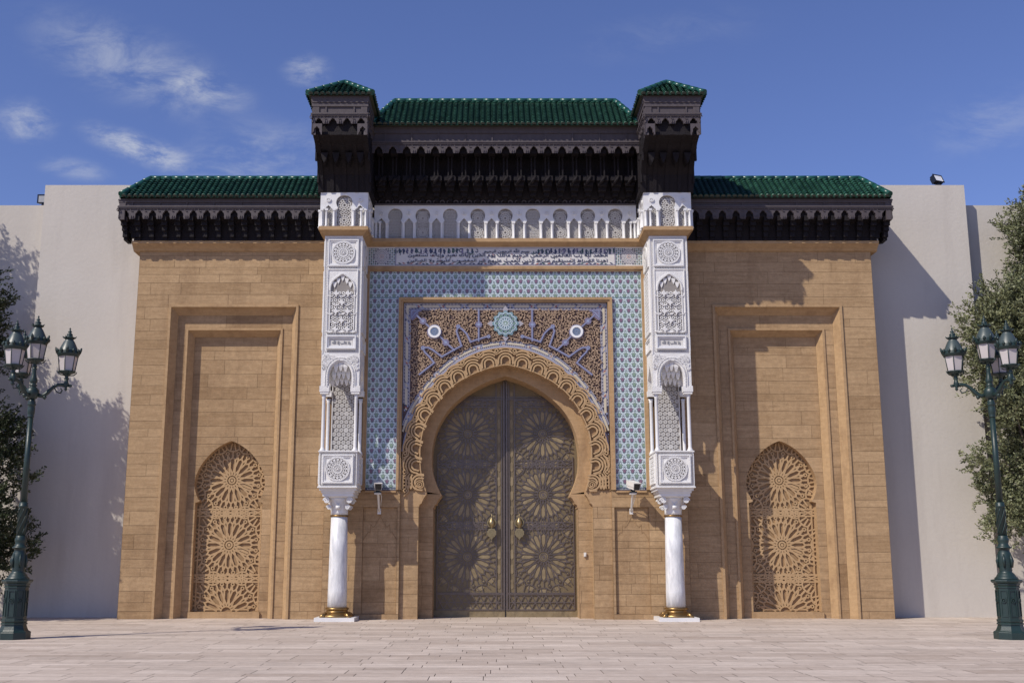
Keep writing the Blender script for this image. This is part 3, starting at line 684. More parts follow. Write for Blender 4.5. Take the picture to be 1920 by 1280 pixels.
# --- zellige panel with ogee lattice
def clip_rect(P, x0, x1, z0, z1):
    for ax, lim, sg in ((0, x0, 1), (0, x1, -1), (1, z0, 1), (1, z1, -1)):
        out = []
        for i in range(len(P)):
            a, b = P[i - 1], P[i]; da, db = (a[ax] - lim) * sg, (b[ax] - lim) * sg
            if (da >= 0) != (db >= 0):
                t = da / (da - db); out.append((a[0] + (b[0] - a[0]) * t, a[1] + (b[1] - a[1]) * t))
            if db >= 0: out.append(b)
        P = out
        if len(P) < 3: return []
    return P
def zellige():
    t = MB(); y = -.665
    rects = [(-3.965, -3.10, 3.63, 9.11), (3.10, 3.965, 3.63, 9.11), (-3.965, 3.965, 9.11, 9.94)]
    pw, ph = .2235, .29
    ogee = [(.0, .5), (.10, .36), (.30, .22), (.47, .10), (.5, 0), (.47, -.10), (.30, -.22), (.10, -.36), (0, -.5)]
    motif = [(0, .37), (.08, .33), (.13, .22), (.12, .10), (.16, .03), (.30, .03), (.34, -.01), (.30, -.05), (.20, -.07), (.22, -.20), (.12, -.33), (0, -.38)]
    sym = lambda P: [(a, b) for a, b in P] + [(-a, b) for a, b in reversed(P) if a > 1e-6]
    og, mo = sym(ogee), sym(motif)
    for x0, x1, z0, z1 in rects:
        t.mi = 0; t.poly([(x0, y, z0), (x1, y, z0), (x1, y, z1), (x0, y, z1)])
        for row in range(int(3.4 / (ph / 2)), int(10.1 / (ph / 2)) + 1):
            zc = row * ph / 2 + .06
            if zc < z0 - ph or zc > z1 + ph: continue
            for i in range(-20, 21):
                xc = (i + (.5 if row % 2 else 0)) * pw
                if xc < x0 - pw or xc > x1 + pw: continue
                if row % 2 == 0: j = 2
                else: j = 3
                for sc, mi, yy, sh in ((.955, 1, .004, og), (1.0, 5, .007, mo), (.78, j, .010, mo), (.26, 1, .013, og)):
                    P = clip_rect([(xc + a * pw * sc * (.55 if sc == .26 else 1), zc + b * ph * sc + (.045 if sc == .26 else 0)) for a, b in sh], x0 + .012, x1 - .012, z0 + .012, z1 - .012)
                    if P: t.mi = mi; t.poly([(px, y - yy, pz) for px, pz in P])
    t.mi = 1
    for P in ([(-3.955, 3.63), (-3.955, 9.93), (3.955, 9.93), (3.955, 3.63)], [(-3.095, 3.63), (-3.095, 9.11), (3.095, 9.11), (3.095, 3.63)]):
        t.strip(P, .024, y - .014, y)
    for sg in (-1, 1):                                      # small merlon fringe at the foot
        t.mi = 4; t.box(*sorted((sg * 3.09, sg * 3.96)), y - .004, y + .02, 3.545, 3.63); t.mi = 1
        for i in range(20): x = sg * (3.12 + i * .0405); t.prism([(x - .012, 3.575), (x + .012, 3.575), (x, 3.625)], y - .009, y)
    t.build('tile_panel', [ZT, ZW, ZP, ZG, ZD, ZO], front)
zellige()
# --- stone frames round the tile panel and the arch field
def frames():
    t = MB()
    def u_frame(xa, xb, zt0, zt1, zb, yf, yb):              # strip between |x| = xa..xb, top zt0..zt1
        for sg in (-1, 1): t.box(*sorted((sg * xa, sg * xb)), yf, yb, zb, zt1)
        t.box(-xa, xa, yf, yb, zt0, zt1)
    u_frame(2.965, 3.02, 8.98, 9.035, 3.56, -.735, -.6); u_frame(3.02, 3.09, 9.035, 9.105, 3.56, -.77, -.3)
    u_frame(3.955, 4.00, 9.895, 9.945, 3.56, -.745, -.3); u_frame(4.00, 4.07, 9.945, 10.04, 3.56, -.775, -.3)
    for sg in (-1, 1): t.box(*sorted((sg * 3.09, sg * 3.955)), -.745, -.3, 3.49, 3.545)
    t.build('stone_frame', TRIM, front)
frames()
# --- inscription band
FORMS = {'ا': ('\ufe8d', '\ufe8e', None, None), 'أ': ('\ufe83', '\ufe84', None, None), 'إ': ('\ufe87', '\ufe88', None, None), 'د': ('\ufea9', '\ufeaa', None, None), 'ذ': ('\ufeab', '\ufeac', None, None),
         'ر': ('\ufead', '\ufeae', None, None), 'و': ('\ufeed', '\ufeee', None, None)}
for ch, base in (('ب', 0xfe8f), ('ت', 0xfe95), ('ح', 0xfea1), ('س', 0xfeb1), ('ص', 0xfeb5 + 4), ('ض', 0xfebd), ('ط', 0xfec1), ('ع', 0xfec9), ('غ', 0xfecd), ('ق', 0xfed5), ('ك', 0xfed9), ('ل', 0xfedd), ('م', 0xfee1), ('ن', 0xfee5), ('ه', 0xfee9), ('ي', 0xfef1)):
    FORMS[ch] = tuple(chr(base + i) for i in range(4))
def shape(txt):
    words = []
    for w in txt.split():
        if w == 'الله': words.append('\ufdf2'); continue
        if w == 'لله': words.append('\ufedf\ufee0\ufeea'[::-1]); continue
        out = []; prev = False; i = 0
        while i < len(w):
            ch = w[i]; nx = w[i + 1] if i + 1 < len(w) else None
            if ch == 'ل' and nx in ('ا', 'أ', 'إ'):
                base = {'ا': 0xfefb, 'أ': 0xfef7, 'إ': 0xfef9}[nx]; out.append(chr(base + (1 if prev else 0))); prev = False; i += 2; continue
            f = FORMS[ch]; joins = f[2] is not None; fol = nx is not None
            out.append(f[3] if (prev and fol and joins) else f[1] if prev else f[2] if (fol and joins) else f[0])
            prev = joins; i += 1
        words.append(''.join(reversed(out)))
    return ' '.join(reversed(words))
def lettering(name, txt, x0, x1, zc, h, y, mat, parent, thick=.012):
    cu = bpy.data.curves.new(name, 'FONT'); cu.body = shape(txt); cu.size = 1.0; cu.extrude = thick; cu.offset = .006; cu.align_x = 'LEFT'; cu.resolution_u = 2
    o = bpy.data.objects.new(name, cu); COL.objects.link(o)
    dg = bpy.context.evaluated_depsgraph_get(); me = bpy.data.meshes.new_from_object(o.evaluated_get(dg)); bpy.data.objects.remove(o)
    xs = [v.co.x for v in me.vertices]; ys = [v.co.y for v in me.vertices]
    sx = (x1 - x0) / (max(xs) - min(xs)); sz = h / (max(ys) - min(ys)); xm, ym = min(xs), (max(ys) + min(ys)) / 2
    for v in me.vertices: v.co = Vector((x0 + (v.co.x - xm) * sx, y + (-v.co.z), zc + (v.co.y - ym) * sz))
    me.materials.clear(); me.materials.append(mat); me.name = name
    o = bpy.data.objects.new(name, me); COL.objects.link(o); o.parent = parent; return o
def inscription():
    t = MB(); y = -.735; z0, z1 = 10.06, 10.60
    t.mi = 0; t.box(-4.08, 4.08, y, -.28, z0 - .01, z1 + .02)
    t.mi = 1; t.box(-3.19, 3.19, y - .010, y, z0 + .015, z0 + .028); t.box(-3.19, 3.19, y - .010, y, z1 - .028, z1 - .015)
    r = random.Random(9)
    # scrolls along the upper edge and little leaves along the foot
    for sg in (-1, 1):
        k = 0; x = .80
        while x < 3.12:
            s = r.choice((-1, 1)); zc = z1 - .115 + r.uniform(-.02, .02); P = []; a0_ = r.uniform(0, 6.28); rm = r.uniform(.055, .085)
            for i in range(13): f = i / 12; a = a0_ + s * f * 4.6; rr = rm * (1 - .72 * f); P.append((sg * (x + .05 + rr * math.cos(a)), zc + rr * math.sin(a)))
            t.mi = r.choice((2, 2, 3, 3, 1)); t.strip(P, .019, y - .012 - r.random() * .003, y)
            t.prism([(sg * (x + .14), zc + .06), (sg * (x + .19), zc + .09), (sg * (x + .20), zc - .04), (sg * (x + .15), zc - .075)], y - .010, y, back=False)
            x += r.uniform(.105, .16); k += 1
    for i in range(52):
        x = -3.1 + i * .121 + r.uniform(-.03, .03); zc = z0 + .06 + r.uniform(-.012, .012)
        t.mi = r.choice((2, 2, 3, 4)); s = r.choice((-1, 1)); t.prism([(x - .05 * s, zc - .02), (x, zc + .012), (x + .055 * s, zc + .022), (x + .02 * s, zc - .022)], y - .009 - r.random() * .003, y, back=False)
    for i in range(46):
        x = -3.1 + i * .137 + r.uniform(-.05, .05); zc = r.choice((z0 + .33, z0 + .20)) + r.uniform(-.04, .04); t.mi = r.choice((2, 3, 4, 1)); rr = r.uniform(.016, .03)
        a0 = r.uniform(0, 6.28); t.strip([(x + rr * math.cos(a0 + k * .7), zc + rr * math.sin(a0 + k * .7)) for k in range(6)], .014, y - .0085 - r.random() * .003, y)
    # square ends: fine star lattice
    for sg in (-1, 1):
        cx, cz = sg * 3.61, (z0 + z1) / 2; nx, nz = 13, 9
        for i in range(nx):
            for j in range(nz):
                x = cx - .39 + (i + .5) * .78 / nx; z = cz - .25 + (j + .5) * .50 / nz; d = math.hypot(x - cx, z - cz); s = .026
                if d < .235: continue
                t.mi = (3 if (i + j) % 2 else 5) if d > .26 else 2
                t.prism([(x - s, z), (x, z - s), (x + s, z), (x, z + s)], y - .005, y, back=False)
        for rr, nn, mi in ((.05, 8, 4), (.095, 16, 1), (.14, 20, 2), (.18, 26, 1), (.218, 32, 2)):
            for k in range(nn):
                a = k * 2 * math.pi / nn; x, z = cx + rr * math.cos(a), cz + rr * math.sin(a); t.mi = mi; s = .016
                t.prism([(x - s, z), (x, z - s), (x + s, z), (x, z + s)], y - .005, y, back=False)
        t.mi = 2; t.disc(cx, cz, .018, y - .007, y, 8)
        t.mi = 1; t.bar((sg * 3.205, z0), (sg * 3.205, z1), .022, y - .008, y)
    bnd = t.build('inscription_band', [BANDW, ZL, ZD, ZDG, ZR, ZT], front)
    lettering('lettering', 'بسم الله الرحمن الرحيم', -.62, .70, z1 - .115, .16, y - .006, ZD, bnd)
    lettering('lettering', 'الحمد لله رب العالمين الرحمن الرحيم مالك يوم الدين إياك نعبد وإياك نستعين', -2.85, 2.98, z0 + .295, .165, y - .0065, ZD, bnd)
    lettering('lettering', 'اهدنا الصراط المستقيم صراط الذين أنعمت عليهم غير المغضوب عليهم ولا الضالين', -2.85, 2.98, z0 + .145, .165, y - .007, ZD, bnd)
inscription()

# ------------------------------------------------------------------ brass double door
def door():
    Y = .60
    H = Hole(0, [(2.10, 0.0), (2.10, 3.3)] + [(a, z) for a, z in reversed(ring_in)])
    for sg in (-1, 1):
        t = MB(); X = lambda a, b: sorted((sg * a, sg * b))
        t.mi = 1; t.box(*X(.02, 2.16), Y - .002, Y + .12, 0.02, 6.92)
        t.mi = 0
        ins = lambda x, z: .02 < z < 6.88 and .27 < abs(x) < min(2.0, H.hw(max(z, .05)) + .06) and sg * x > 0
        cx = sg * 1.10; r = random.Random(4)
        # raised brass pieces lying between the straps
        n = 16; st = 2 * math.pi / n
        for cz in (5.28, 3.50, 1.72):
            for k in range(n):
                a = k * st; u = Vector((math.cos(a), math.sin(a))); v = Vector((-u.y, u.x)); c = Vector((cx, cz))
                def piece(pts):
                    w = [tuple(c + u * p + v * q) for p, q in pts]
                    if all(ins(*q) for q in w): t.tone = r.random(); t.prism(w, Y - .012 - r.random() * .006, Y + .03, back=False)
                R0 = .88
                piece([(R0 * .30, 0), (R0 * .46, .048), (R0 * .68, .052), (R0 * .76, 0), (R0 * .68, -.052), (R0 * .46, -.048)])
                um = Vector((math.cos(a + st / 2), math.sin(a + st / 2))); vm = Vector((-um.y, um.x)); u, v = um, vm
                piece([(R0 * .93 + .03 * math.cos(i * math.pi / 3), .03 * math.sin(i * math.pi / 3)) for i in range(6)])
                piece([(R0 * .50, 0), (R0 * .69, .026), (R0 * .78, 0), (R0 * .69, -.026)])
                u = Vector((math.cos(a), math.sin(a))); v = Vector((-u.y, u.x))
                piece([(R0 * 1.04, -.10), (R0 * 1.04, .10), (R0 * 1.12, .12), (R0 * 1.17, .06), (R0 * 1.17, -.06), (R0 * 1.12, -.12)])
            rr2 = random.Random(8)
            for k in range(130):                             # small pieces filling the corners of each field
                x, z = cx + rr2.uniform(-.95, .95), cz + rr2.uniform(-.9, .9); d = math.hypot(x - cx, z - cz)
                if d < R0 * 1.2 or abs(z - cz) > .78: continue
                a = math.atan2(z - cz, x - cx); w = [(x + p * math.cos(a) - q * math.sin(a), z + p * math.sin(a) + q * math.cos(a)) for p, q in ((-.07, 0), (-.03, .035), (.03, .035), (.07, 0), (.03, -.035), (-.03, -.035))]
                if all(ins(*q) for q in w): t.tone = rr2.random(); t.prism(w, Y - .010 - rr2.random() * .008, Y + .03, back=False)
            if True:
                t.tone = .8; t.disc(cx, cz, .105, Y - .02, Y + .03, 16); t.tone = .4; t.ring(cx, cz, .118, .02, Y - .026, Y + .03, 20)
        for zb in (4.39, 2.60, 6.17, .26):                  # long hexagons in the cross bands
            for i in range(4):
                x = sg * (.40 + i * .42); w = [(x - sg * .0, zb), (x + sg * .06, zb + .05), (x + sg * .30, zb + .05), (x + sg * .36, zb), (x + sg * .30, zb - .05), (x + sg * .06, zb - .05)]
                if all(ins(*q) for q in w): t.tone = r.random(); t.prism(w, Y - .014, Y + .03, back=False)
        for i in range(14):                                  # column of hexagons beside the meeting stile
            z = .95 + i * .42; x = sg * .185
            if z < 6.5: t.tone = r.random(); t.prism([(x, z - .15), (x + .045, z - .10), (x + .045, z + .10), (x, z + .15), (x - .045, z + .10), (x - .045, z - .10)], Y - .013, Y + .03, back=False)
        for i in range(18):
            for j in range(2):                               # corner fillers
                pass
        t.tone = .45; t.box(*X(.02, 2.10), Y - .02, Y + .03, 0.03, .215)
        leaf = t.build('door_leaf', [BRASS, DOOR_BASE], gate); centre_parts.append(leaf)
        t = MB()
        girih(t, [(cx, 5.28), (cx, 3.50), (cx, 1.72)], .88, 16, Y - .028, Y + .03, ins, w=.022, bounds=(min(sg * .28, sg * 1.98), max(sg * .28, sg * 1.98)), bars=(4.39, 2.60, 6.17))
        for x in (.11, .27, 1.98): t.bar((sg * x, .22), (sg * x, min(6.75, 4.6 if x > 1.5 else 6.75)), .03, Y - .035, Y + .03)
        for z in (.235, .66, .70, 6.30, 6.36): t.bar((sg * .03, z), (sg * 1.98 if z < 5 else sg * 1.25, z), .03, Y - .04, Y + .03)
        for i in range(9):                                   # lozenge work in the bottom rail
            x0, x1 = sg * (.12 + i * .208), sg * (.12 + (i + 1) * .208)
            t.bar((x0, .25), (x1, .63), .022, Y - .03, Y + .03); t.bar((x0, .63), (x1, .25), .022, Y - .03, Y + .03); t.bar((x0, .44), (x1, .44), .02, Y - .03, Y + .03)
        t.bar((sg * .04, .22), (sg * .04, 6.85), .05, Y - .05, Y + .03)
        t.build('strapwork', [STRAP], leaf)
        # door pull: finial, knob on its ring, lobed plate
        t = MB(); x, z = sg * .40, 2.62
        t.lathe([(.006, z + .33), (.012, z + .28), (.03, z + .22), (.022, z + .20), (.05, z + .17), (.085, z + .10), (.095, z + .05), (.08, z), (.05, z - .03), (.055, z - .06), (.03, z - .08)][::-1], x, Y - .15, 14)
        t.tube([(x, Y - .12, z + .05), (x, Y, z + .05)], .04, 8)
        t.ring(x, z + .07, .125, .03, Y - .10, Y - .07, 22)
        P = [(x + (.135 + .008 * math.cos(10 * a)) * math.sin(a), z - .22 + (.135 + .008 * math.cos(10 * a)) * math.cos(a)) for a in [i * 2 * math.pi / 60 for i in range(60)]]
        t.prism(P, Y - .17, Y - .12); t.ring(x, z - .22, .085, .014, Y - .178, Y - .16, 20); t.ring(x, z - .22, .04, .012, Y - .178, Y - .16, 14)
        t.prism([(x - .05, z - .345), (x + .05, z - .345), (x + .012, z - .40), (x, z - .43), (x - .012, z - .40)], Y - .165, Y - .13)
        t.build('door_knocker', BRONZE, leaf)
    t = MB(); t.box(-2.12, 2.12, .45, .8, -.005, .025); centre_parts.append(t.build('threshold', TRIM, gate))
    t = MB(); t.box(2.20, 2.27, -.255, -.195, 1.72, 1.84); t.box(2.215, 2.255, -.268, -.254, 1.74, 1.80); centre_parts.append(t.build('intercom', CAMW, gate))
door()

# ------------------------------------------------------------------ blind arcades of white plaster
def plate(t, x0, x1, z0, z1, hole, y0, y1):
    """bay of a plate with one keyhole opening, real reveal"""
    zs = sorted({z0, z1, hole.p[-1][1]} | {q[1] for q in hole.p if z0 < q[1] < z1})
    for sg, edge in ((-1, x0), (1, x1)):
        xs = [hole.cx + sg * hole.hw(min(max(z, hole.p[0][1] + 1e-5), z1)) if z <= hole.p[-1][1] else hole.cx for z in zs]
        t.poly([(edge, y0, z0)] + [(x, y0, z) for x, z in zip(xs, zs)] + [(edge, y0, z1)])
        for i in range(len(zs) - 1):
            if zs[i + 1] <= hole.p[-1][1] + 1e-6: t.poly([(xs[i], y0, zs[i]), (xs[i + 1], y0, zs[i + 1]), (xs[i + 1], y1, zs[i + 1]), (xs[i], y1, zs[i])])
BIG = lambda z0: spline([(0.0, z0 + .945), (.09, z0 + .925), (.17, z0 + .865), (.212, z0 + .765), (.205, z0 + .665), (.165, z0 + .575)], 4) + [(.165, z0 + .545), (.19, z0 + .54), (.19, z0)]
SMALL = lambda z0: [(0.0, z0 + .655), (.02, z0 + .62), (.055, z0 + .60), (.065, z0 + .565), (.105, z0 + .54), (.115, z0 + .48), (.115, z0)]
def arcade(name, bays, z0, z1, T, parent, seed=0, ends=True):
    """bays: list of (centre, kind). T maps local (along, depth, z) to the world"""
    r = random.Random(seed)
    t = MB(); t.T = T
    edges = [bays[0][0] - (.21 if bays[0][1] == 's' else .26)]
    for a, b in zip(bays, bays[1:]): edges.append((a[0] + b[0]) / 2 + (.0455 if a[1] == 'b' else -.0455))
    edges.append(bays[-1][0] + (.21 if bays[-1][1] == 's' else .26))
    for i, (c, k) in enumerate(bays):
        h = Hole(c, (BIG if k == 'b' else SMALL)(z0)); plate(t, edges[i], edges[i + 1], z0, z1, h, -.05, .035)
        if k == 's':
            t.ring(c, z0 + .80, .05, .03, -.085, -.05, 12); t.disc(c, z0 + .80, .025, -.08, -.05, 8)
    t.poly([(edges[0], -.05, z0), (edges[0], .12, z0), (edges[0], .12, z1), (edges[0], -.05, z1)]); t.poly([(edges[-1], -.05, z0), (edges[-1], .12, z0), (edges[-1], .12, z1), (edges[-1], -.05, z1)])
    a = t.build(name, MARBLE, parent)
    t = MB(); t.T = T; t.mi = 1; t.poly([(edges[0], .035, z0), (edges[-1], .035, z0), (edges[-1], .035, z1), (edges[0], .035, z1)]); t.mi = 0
    for c, k in bays:
        w = .20 if k == 'b' else .115; top = .90 if k == 'b' else .6
        if k == 'b':
            style = r.choice((0, 1, 2))
            if style == 0:
                for i in range(-2, 3):
                    for j in range(10):
                        x = c + i * .092 + (.046 if j % 2 else 0); z = z0 + .05 + j * .09
                        if abs(x - c) < w and z < z0 + top: t.ring(x, z, .036, .017, .002 - r.random() * .004, .035, 8); t.disc(x, z, .013, .008, .035, 5)
            else:
                for cz in (z0 + .22, z0 + .66):
                    for k2 in range(12):
                        al = k2 * math.pi / 6
                        t.bar((c + .05 * math.cos(al), cz + .05 * math.sin(al)), (c + .15 * math.cos(al + .2 * style), cz + .15 * math.sin(al + .2 * style)), .018, .004, .035)
                    for rr in (.045, .11, .165): t.ring(c, cz, rr, .018, .005 - r.random() * .004, .035, 16)
                for i in range(-2, 3):
                    for zz in (.02, .44, .84):
                        t.ring(c + i * .085, z0 + zz, .03, .015, .003 - r.random() * .004, .035, 8)
                for sx in (-1, 1):
                    for zz in (.08, .36, .52): t.ring(c + sx * .155, z0 + zz, .028, .015, .003 - r.random() * .004, .035, 8)
        else:
            for i in range(-1, 2):
                for j in range(8):
                    x = c + i * .08 + (.04 if j % 2 else 0) - .02; z = z0 + .04 + j * .075
                    if abs(x - c) < w and z < z0 + top: t.ring(x, z, .031, .015, .004 - r.random() * .004, .035, 7)
    t.build('tracery_panel', [TRACERY, TRACERY_SHADE], a)
    # colonnettes
    proto = MB(); proto.lathe([(.044, 0), (.044, .03), (.03, .045), (.027, .44), (.033, .455), (.03, .47)], 0, 0, 10); proto.box(-.042, .042, -.042, .042, .47, .53)
    co = None
    pos = []
    for i, e in enumerate(edges):
        if 0 < i < len(edges) - 1: pos.append(e)
        else: pos.append(e + (.05 if i == 0 else -.05)); pos.append(e + (.17 if i == 0 else -.17) if (bays[0][1] == 's') else e)
    for x in sorted(set(pos)):
        w = T(x, -.085, z0)
        if co is None: co = proto.build('colonnette', MARBLE, a, loc=w)
        else:
            o = co.copy(); COL.objects.link(o); o.location = w
    return a
def arcades():
    P = .808
    bays = []
    for i in range(-4, 5): bays.append((i * P - P / 2, 's')); bays.append((i * P, 'b'))
    bays.append((4 * P + P / 2, 's'))
    centre_parts.append(arcade('arcade', bays, 10.825, 11.865, lambda x, y, z: (x, -.78 + y, z), gate, 1))
arcades()

# ------------------------------------------------------------------ stone cornice with slab (centre)
t = MB(); t.prismx([(-.70, 10.60), (-.74, 10.62), (-.90, 10.70), (-.95, 10.72), (-.95, 10.825), (-.5, 10.825), (-.5, 10.60)], -4.03, 4.03)
centre_parts.append(t.build('cornice', TRIM, gate))

# ------------------------------------------------------------------ the two white towers (built once, copied)
def rosette_disc(t, c, z, r, y):
    t.mi = 1; t.disc(c, z, r, y - .006, y, 28); t.mi = 0
    t.ring(c, z, r, .035, y - .05, y, 32); t.ring(c, z, r * .38, .03, y - .048, y, 20); t.disc(c, z, r * .20, y - .05, y, 14); t.mi = 1; t.ring(c, z, r * .12, .012, y - .056, y - .04, 10); t.mi = 0
    for k in range(16):
        a = k * math.pi / 8; ca, sa = math.cos(a), math.sin(a)
        t.bar((c + r * .38 * ca, z + r * .38 * sa), (c + r * .98 * ca, z + r * .98 * sa), .018, y - .04, y)
        a2 = a + math.pi / 16; t.ring(c + r * .80 * math.cos(a2), z + r * .80 * math.sin(a2), r * .11, .017, y - .043 - k * .0003, y, 8)
        t.disc(c + r * .27 * math.cos(a2), z + r * .27 * math.sin(a2), .016, y - .04, y, 6)
        t.strip([(c + r * .62 * math.cos(a2 - .12), z + r * .62 * math.sin(a2 - .12)), (c + r * .50 * math.cos(a2), z + r * .50 * math.sin(a2)), (c + r * .62 * math.cos(a2 + .12), z + r * .62 * math.sin(a2 + .12))], .014, y - .038 - k * .0003, y)
def bevel_frame(t, x0, x1, z0, z1, w, y, h):
    """raised picture frame on plane y"""
    for a, b, hh in ((0, w * .45, h), (w * .45, w, h * .55)):
        t.box(x0 + a, x0 + b, y - hh, y, z0 + a, z1 - a); t.box(x1 - b, x1 - a, y - hh, y, z0 + a, z1 - a)
        t.box(x0 + b, x1 - b, y - hh, y, z0 + a, z0 + b); t.box(x0 + b, x1 - b, y - hh, y, z1 - b, z1 - a)
def bead_border(t, x0, x1, z0, z1, y, s=.045):
    r = random.Random(2)
    def run(a, b, fixed, vert):
        n = int((b - a) / s)
        for i in range(n):
            p = a + (i + .5) * (b - a) / n; x, z = (fixed, p) if vert else (p, fixed)
            k = .016; t.prism([(x - k, z), (x, z - k), (x + k, z), (x, z + k)], y - .016, y, back=False)
    run(z0, z1, x0, True); run(z0, z1, x1, True); run(x0, x1, z0, False); run(x0, x1, z1, False)
def pilaster(text):
    p = empty('pilaster', (0, 0, 0), parent=gate)
    hw, yf, yb = .53, -1.90, -.72
    t = MB(); t.box(-hw, hw, yf, yb, 7.215, 10.62)
    for sx in (-1, 1): t.box(*sorted((sx * (hw - .03), sx * hw)), yf - .018, yf, 7.215, 10.60)
    t.box(-hw + .03, hw - .03, yf - .018, yf, 10.57, 10.60)
    t.mi = 1
    bead_border(t, -hw + .065, hw - .065, 7.30, 10.53, yf)
    for z in (9.685, 7.79, 7.30): bead_border(t, -.40, .40, z, z + .001, yf)
    t.mi = 0
    shaft = t.build('pilaster_shaft', [PLASTER, TRACERY], p)
    # side faces carry the same relief: frames and scrolls
    for sx in (-1, 1):
        t = MB(); t.T = (lambda s: lambda x, y, z: (s * (hw + .0) - s * (y), -1.31 + x, z))(sx)
        for z0, z1 in ((9.76, 10.5), (7.86, 9.62), (7.36, 7.74)): bevel_frame(t, -.45, .45, z0, z1, .07, 0, .04)
        t.mi = 0; rosette_disc(t, 0, 10.13, .30, 0.0)
        r = random.Random(3)
        for i in range(8):
            for j in range(16):
                x = -.35 + i * .10; z = 7.95 + j * .105
                t.ring(x, z, .036, .018, -.03 - r.random() * .003, 0, 7)
        t.build('side_relief', [PLASTER, TRACERY_SHADE], p)
    t = MB(); bevel_frame(t, -.43, .43, 9.73, 10.51, .075, yf, .05); rosette_disc(t, 0, 10.12, .315, yf)
    t.build('medallion', [MARBLE, TRACERY_SHADE], p)
    # tall panel: arch over rows of stars
    t = MB(); bevel_frame(t, -.43, .43, 7.84, 9.645, .06, yf, .05)
    t.mi = 1; t.poly([(-.37, yf - .004, 7.90), (.37, yf - .004, 7.90), (.37, yf - .004, 9.585), (-.37, yf - .004, 9.585)]); t.mi = 0
    for sx in (-1, 1): t.box(*sorted((sx * .325, sx * .355)), yf - .05, yf, 7.90, 9.02)
    arc = spline([(-.34, 9.02), (-.335, 9.15), (-.27, 9.31), (-.13, 9.43), (0, 9.50), (.13, 9.43), (.27, 9.31), (.335, 9.15), (.34, 9.02)], 4)
    t.prism([(-.37, 9.03)] + arc + [(.37, 9.03), (.37, 9.583), (-.37, 9.583)], yf - .03, yf)
    t.strip(arc, .05, yf - .06, yf)
    for i in range(1, len(arc) - 1): t.disc(arc[i][0] * 1.0, arc[i][1] - .0, .017, yf - .072, yf, 6)
    r = random.Random(8)
    for i in range(60):
        x, z = r.uniform(-.34, .34), r.uniform(9.25, 9.56)
        if z > 9.56 - (abs(x) < .28) * (.30 - abs(x)) * .0 and (abs(x) > .2): t.ring(x, z, .022, .012, yf - .045 - r.random() * .004, yf, 6)
    # stalactite fringe under the arch
    for x, z in ((0, 9.36), (-.12, 9.28), (.12, 9.28), (-.22, 9.17), (.22, 9.17)): t.prism([(x - .06, z + .10), (x - .035, z), (x, z - .07), (x + .035, z), (x + .06, z + .10)], yf - .028, yf)
    for j in range(5):
        z = 8.93 - j * .255
        for x in ((-.165, .165) if j % 2 == 0 else (0, -.33, .33)):
            if abs(x) > .3: continue
            P = []
            for k in range(8): a = math.pi / 4 * k + math.pi / 2; rr = .115 if k % 2 == 0 else .045; P.append((x + rr * math.cos(a), z + rr * math.sin(a)))
            t.prism(P, yf - .08, yf, back=False)
            for q in (-1, 1): t.ring(x + q * .155, z + .02, .10, .022, yf - .055 - r.random() * .004, yf, 10, 1.15 * math.pi, 1.85 * math.pi)
    for i in range(6):
        for j in range(11):
            x = -.27 + i * .108; z = 7.95 + j * .10
            t.ring(x + (.03 if j % 2 else -.02), z, .036, .022, yf - .035 - r.random() * .004, yf, 8)
    t.build('star_panel', [PLASTER, TRACERY_SHADE], p)
    t = MB(); bevel_frame(t, -.415, .415, 7.36, 7.745, .085, yf, .07); t.mi = 1; t.poly([(-.33, yf - .003, 7.44), (.33, yf - .003, 7.44), (.33, yf - .003, 7.67), (-.33, yf - .003, 7.67)])
    t.mi = 0; t.strip([(-.30, 7.455), (-.30, 7.655), (.30, 7.655), (.30, 7.455)], .012, yf - .009, yf, True)
    pl = t.build('inscription_plaque', [MARBLE, TRACERY], p)
    lettering('lettering', 'ولا غالب إلا الله', -.25, .26, 7.553, .15, yf - .010, GREYM, pl, .008)
    # open aedicule: front plate with arch, corner imposts and colonnettes, back panel
    t = MB()
    h = Hole(0, spline([(0.0, 7.02), (.10, 6.98), (.22, 6.88), (.29, 6.74), (.315, 6.58), (.315, 6.33)], 4)); plate(t, -hw, hw, 6.33, 7.215, h, yf - .01, yf + .14)
    t.mi = 0
    arc = [(-a, z) for a, z in reversed(h.p)][::-1]
    half = sorted(h.p, key=lambda q: -q[1])
    for i, (off, ww) in enumerate(((.045, .05), (.10, .02))):
        P = [(-(a + off), z + off * (z - 6.33) / .7) for a, z in reversed(half)] + [(a + off, z + off * (z - 6.33) / .7) for a, z in half[1:]]
        t.strip(P, ww, yf - .035 - i * .004, yf)
        if i == 0:
            for q in P[::1]: t.disc(q[0], q[1], .015, yf - .05, yf, 6)
    r = random.Random(5); n = 0
    for k in range(900):
        x, z = r.uniform(-.49, .49), r.uniform(6.38, 7.18)
        if abs(x) < h.hw(z) + .16 or (z > 6.9 and abs(x) < .14 and z < 7.14): continue
        t.ring(x, z, r.choice((.018, .024, .03)), .012, yf - .03 - r.random() * .008, yf, 6); n += 1
        if n > 110: break
    for sx in (-1, 1):                                       # side plates
        t.prismx([(yf + .14, 6.33), (yf + .14, 7.215), (yb, 7.215), (yb, 6.33), (yb - .12, 6.33), (yb - .16, 6.62), (-1.31, 6.98), (yf + .30, 6.62), (yf + .26, 6.33)], *sorted((sx * (hw - .12), sx * hw)))
        t.box(*sorted((sx * .29, sx * .56)), yf - .03, yf + .20, 6.17, 6.33); t.box(*sorted((sx * .31, sx * .54)), yf - .015, yf + .19, 6.11, 6.17)
        t.box(*sorted((sx * .36, sx * .555)), -.98, yb, 6.17, 6.33)
    t.box(-hw + .12, hw - .12, yf + .14, yb, 7.10, 7.215)
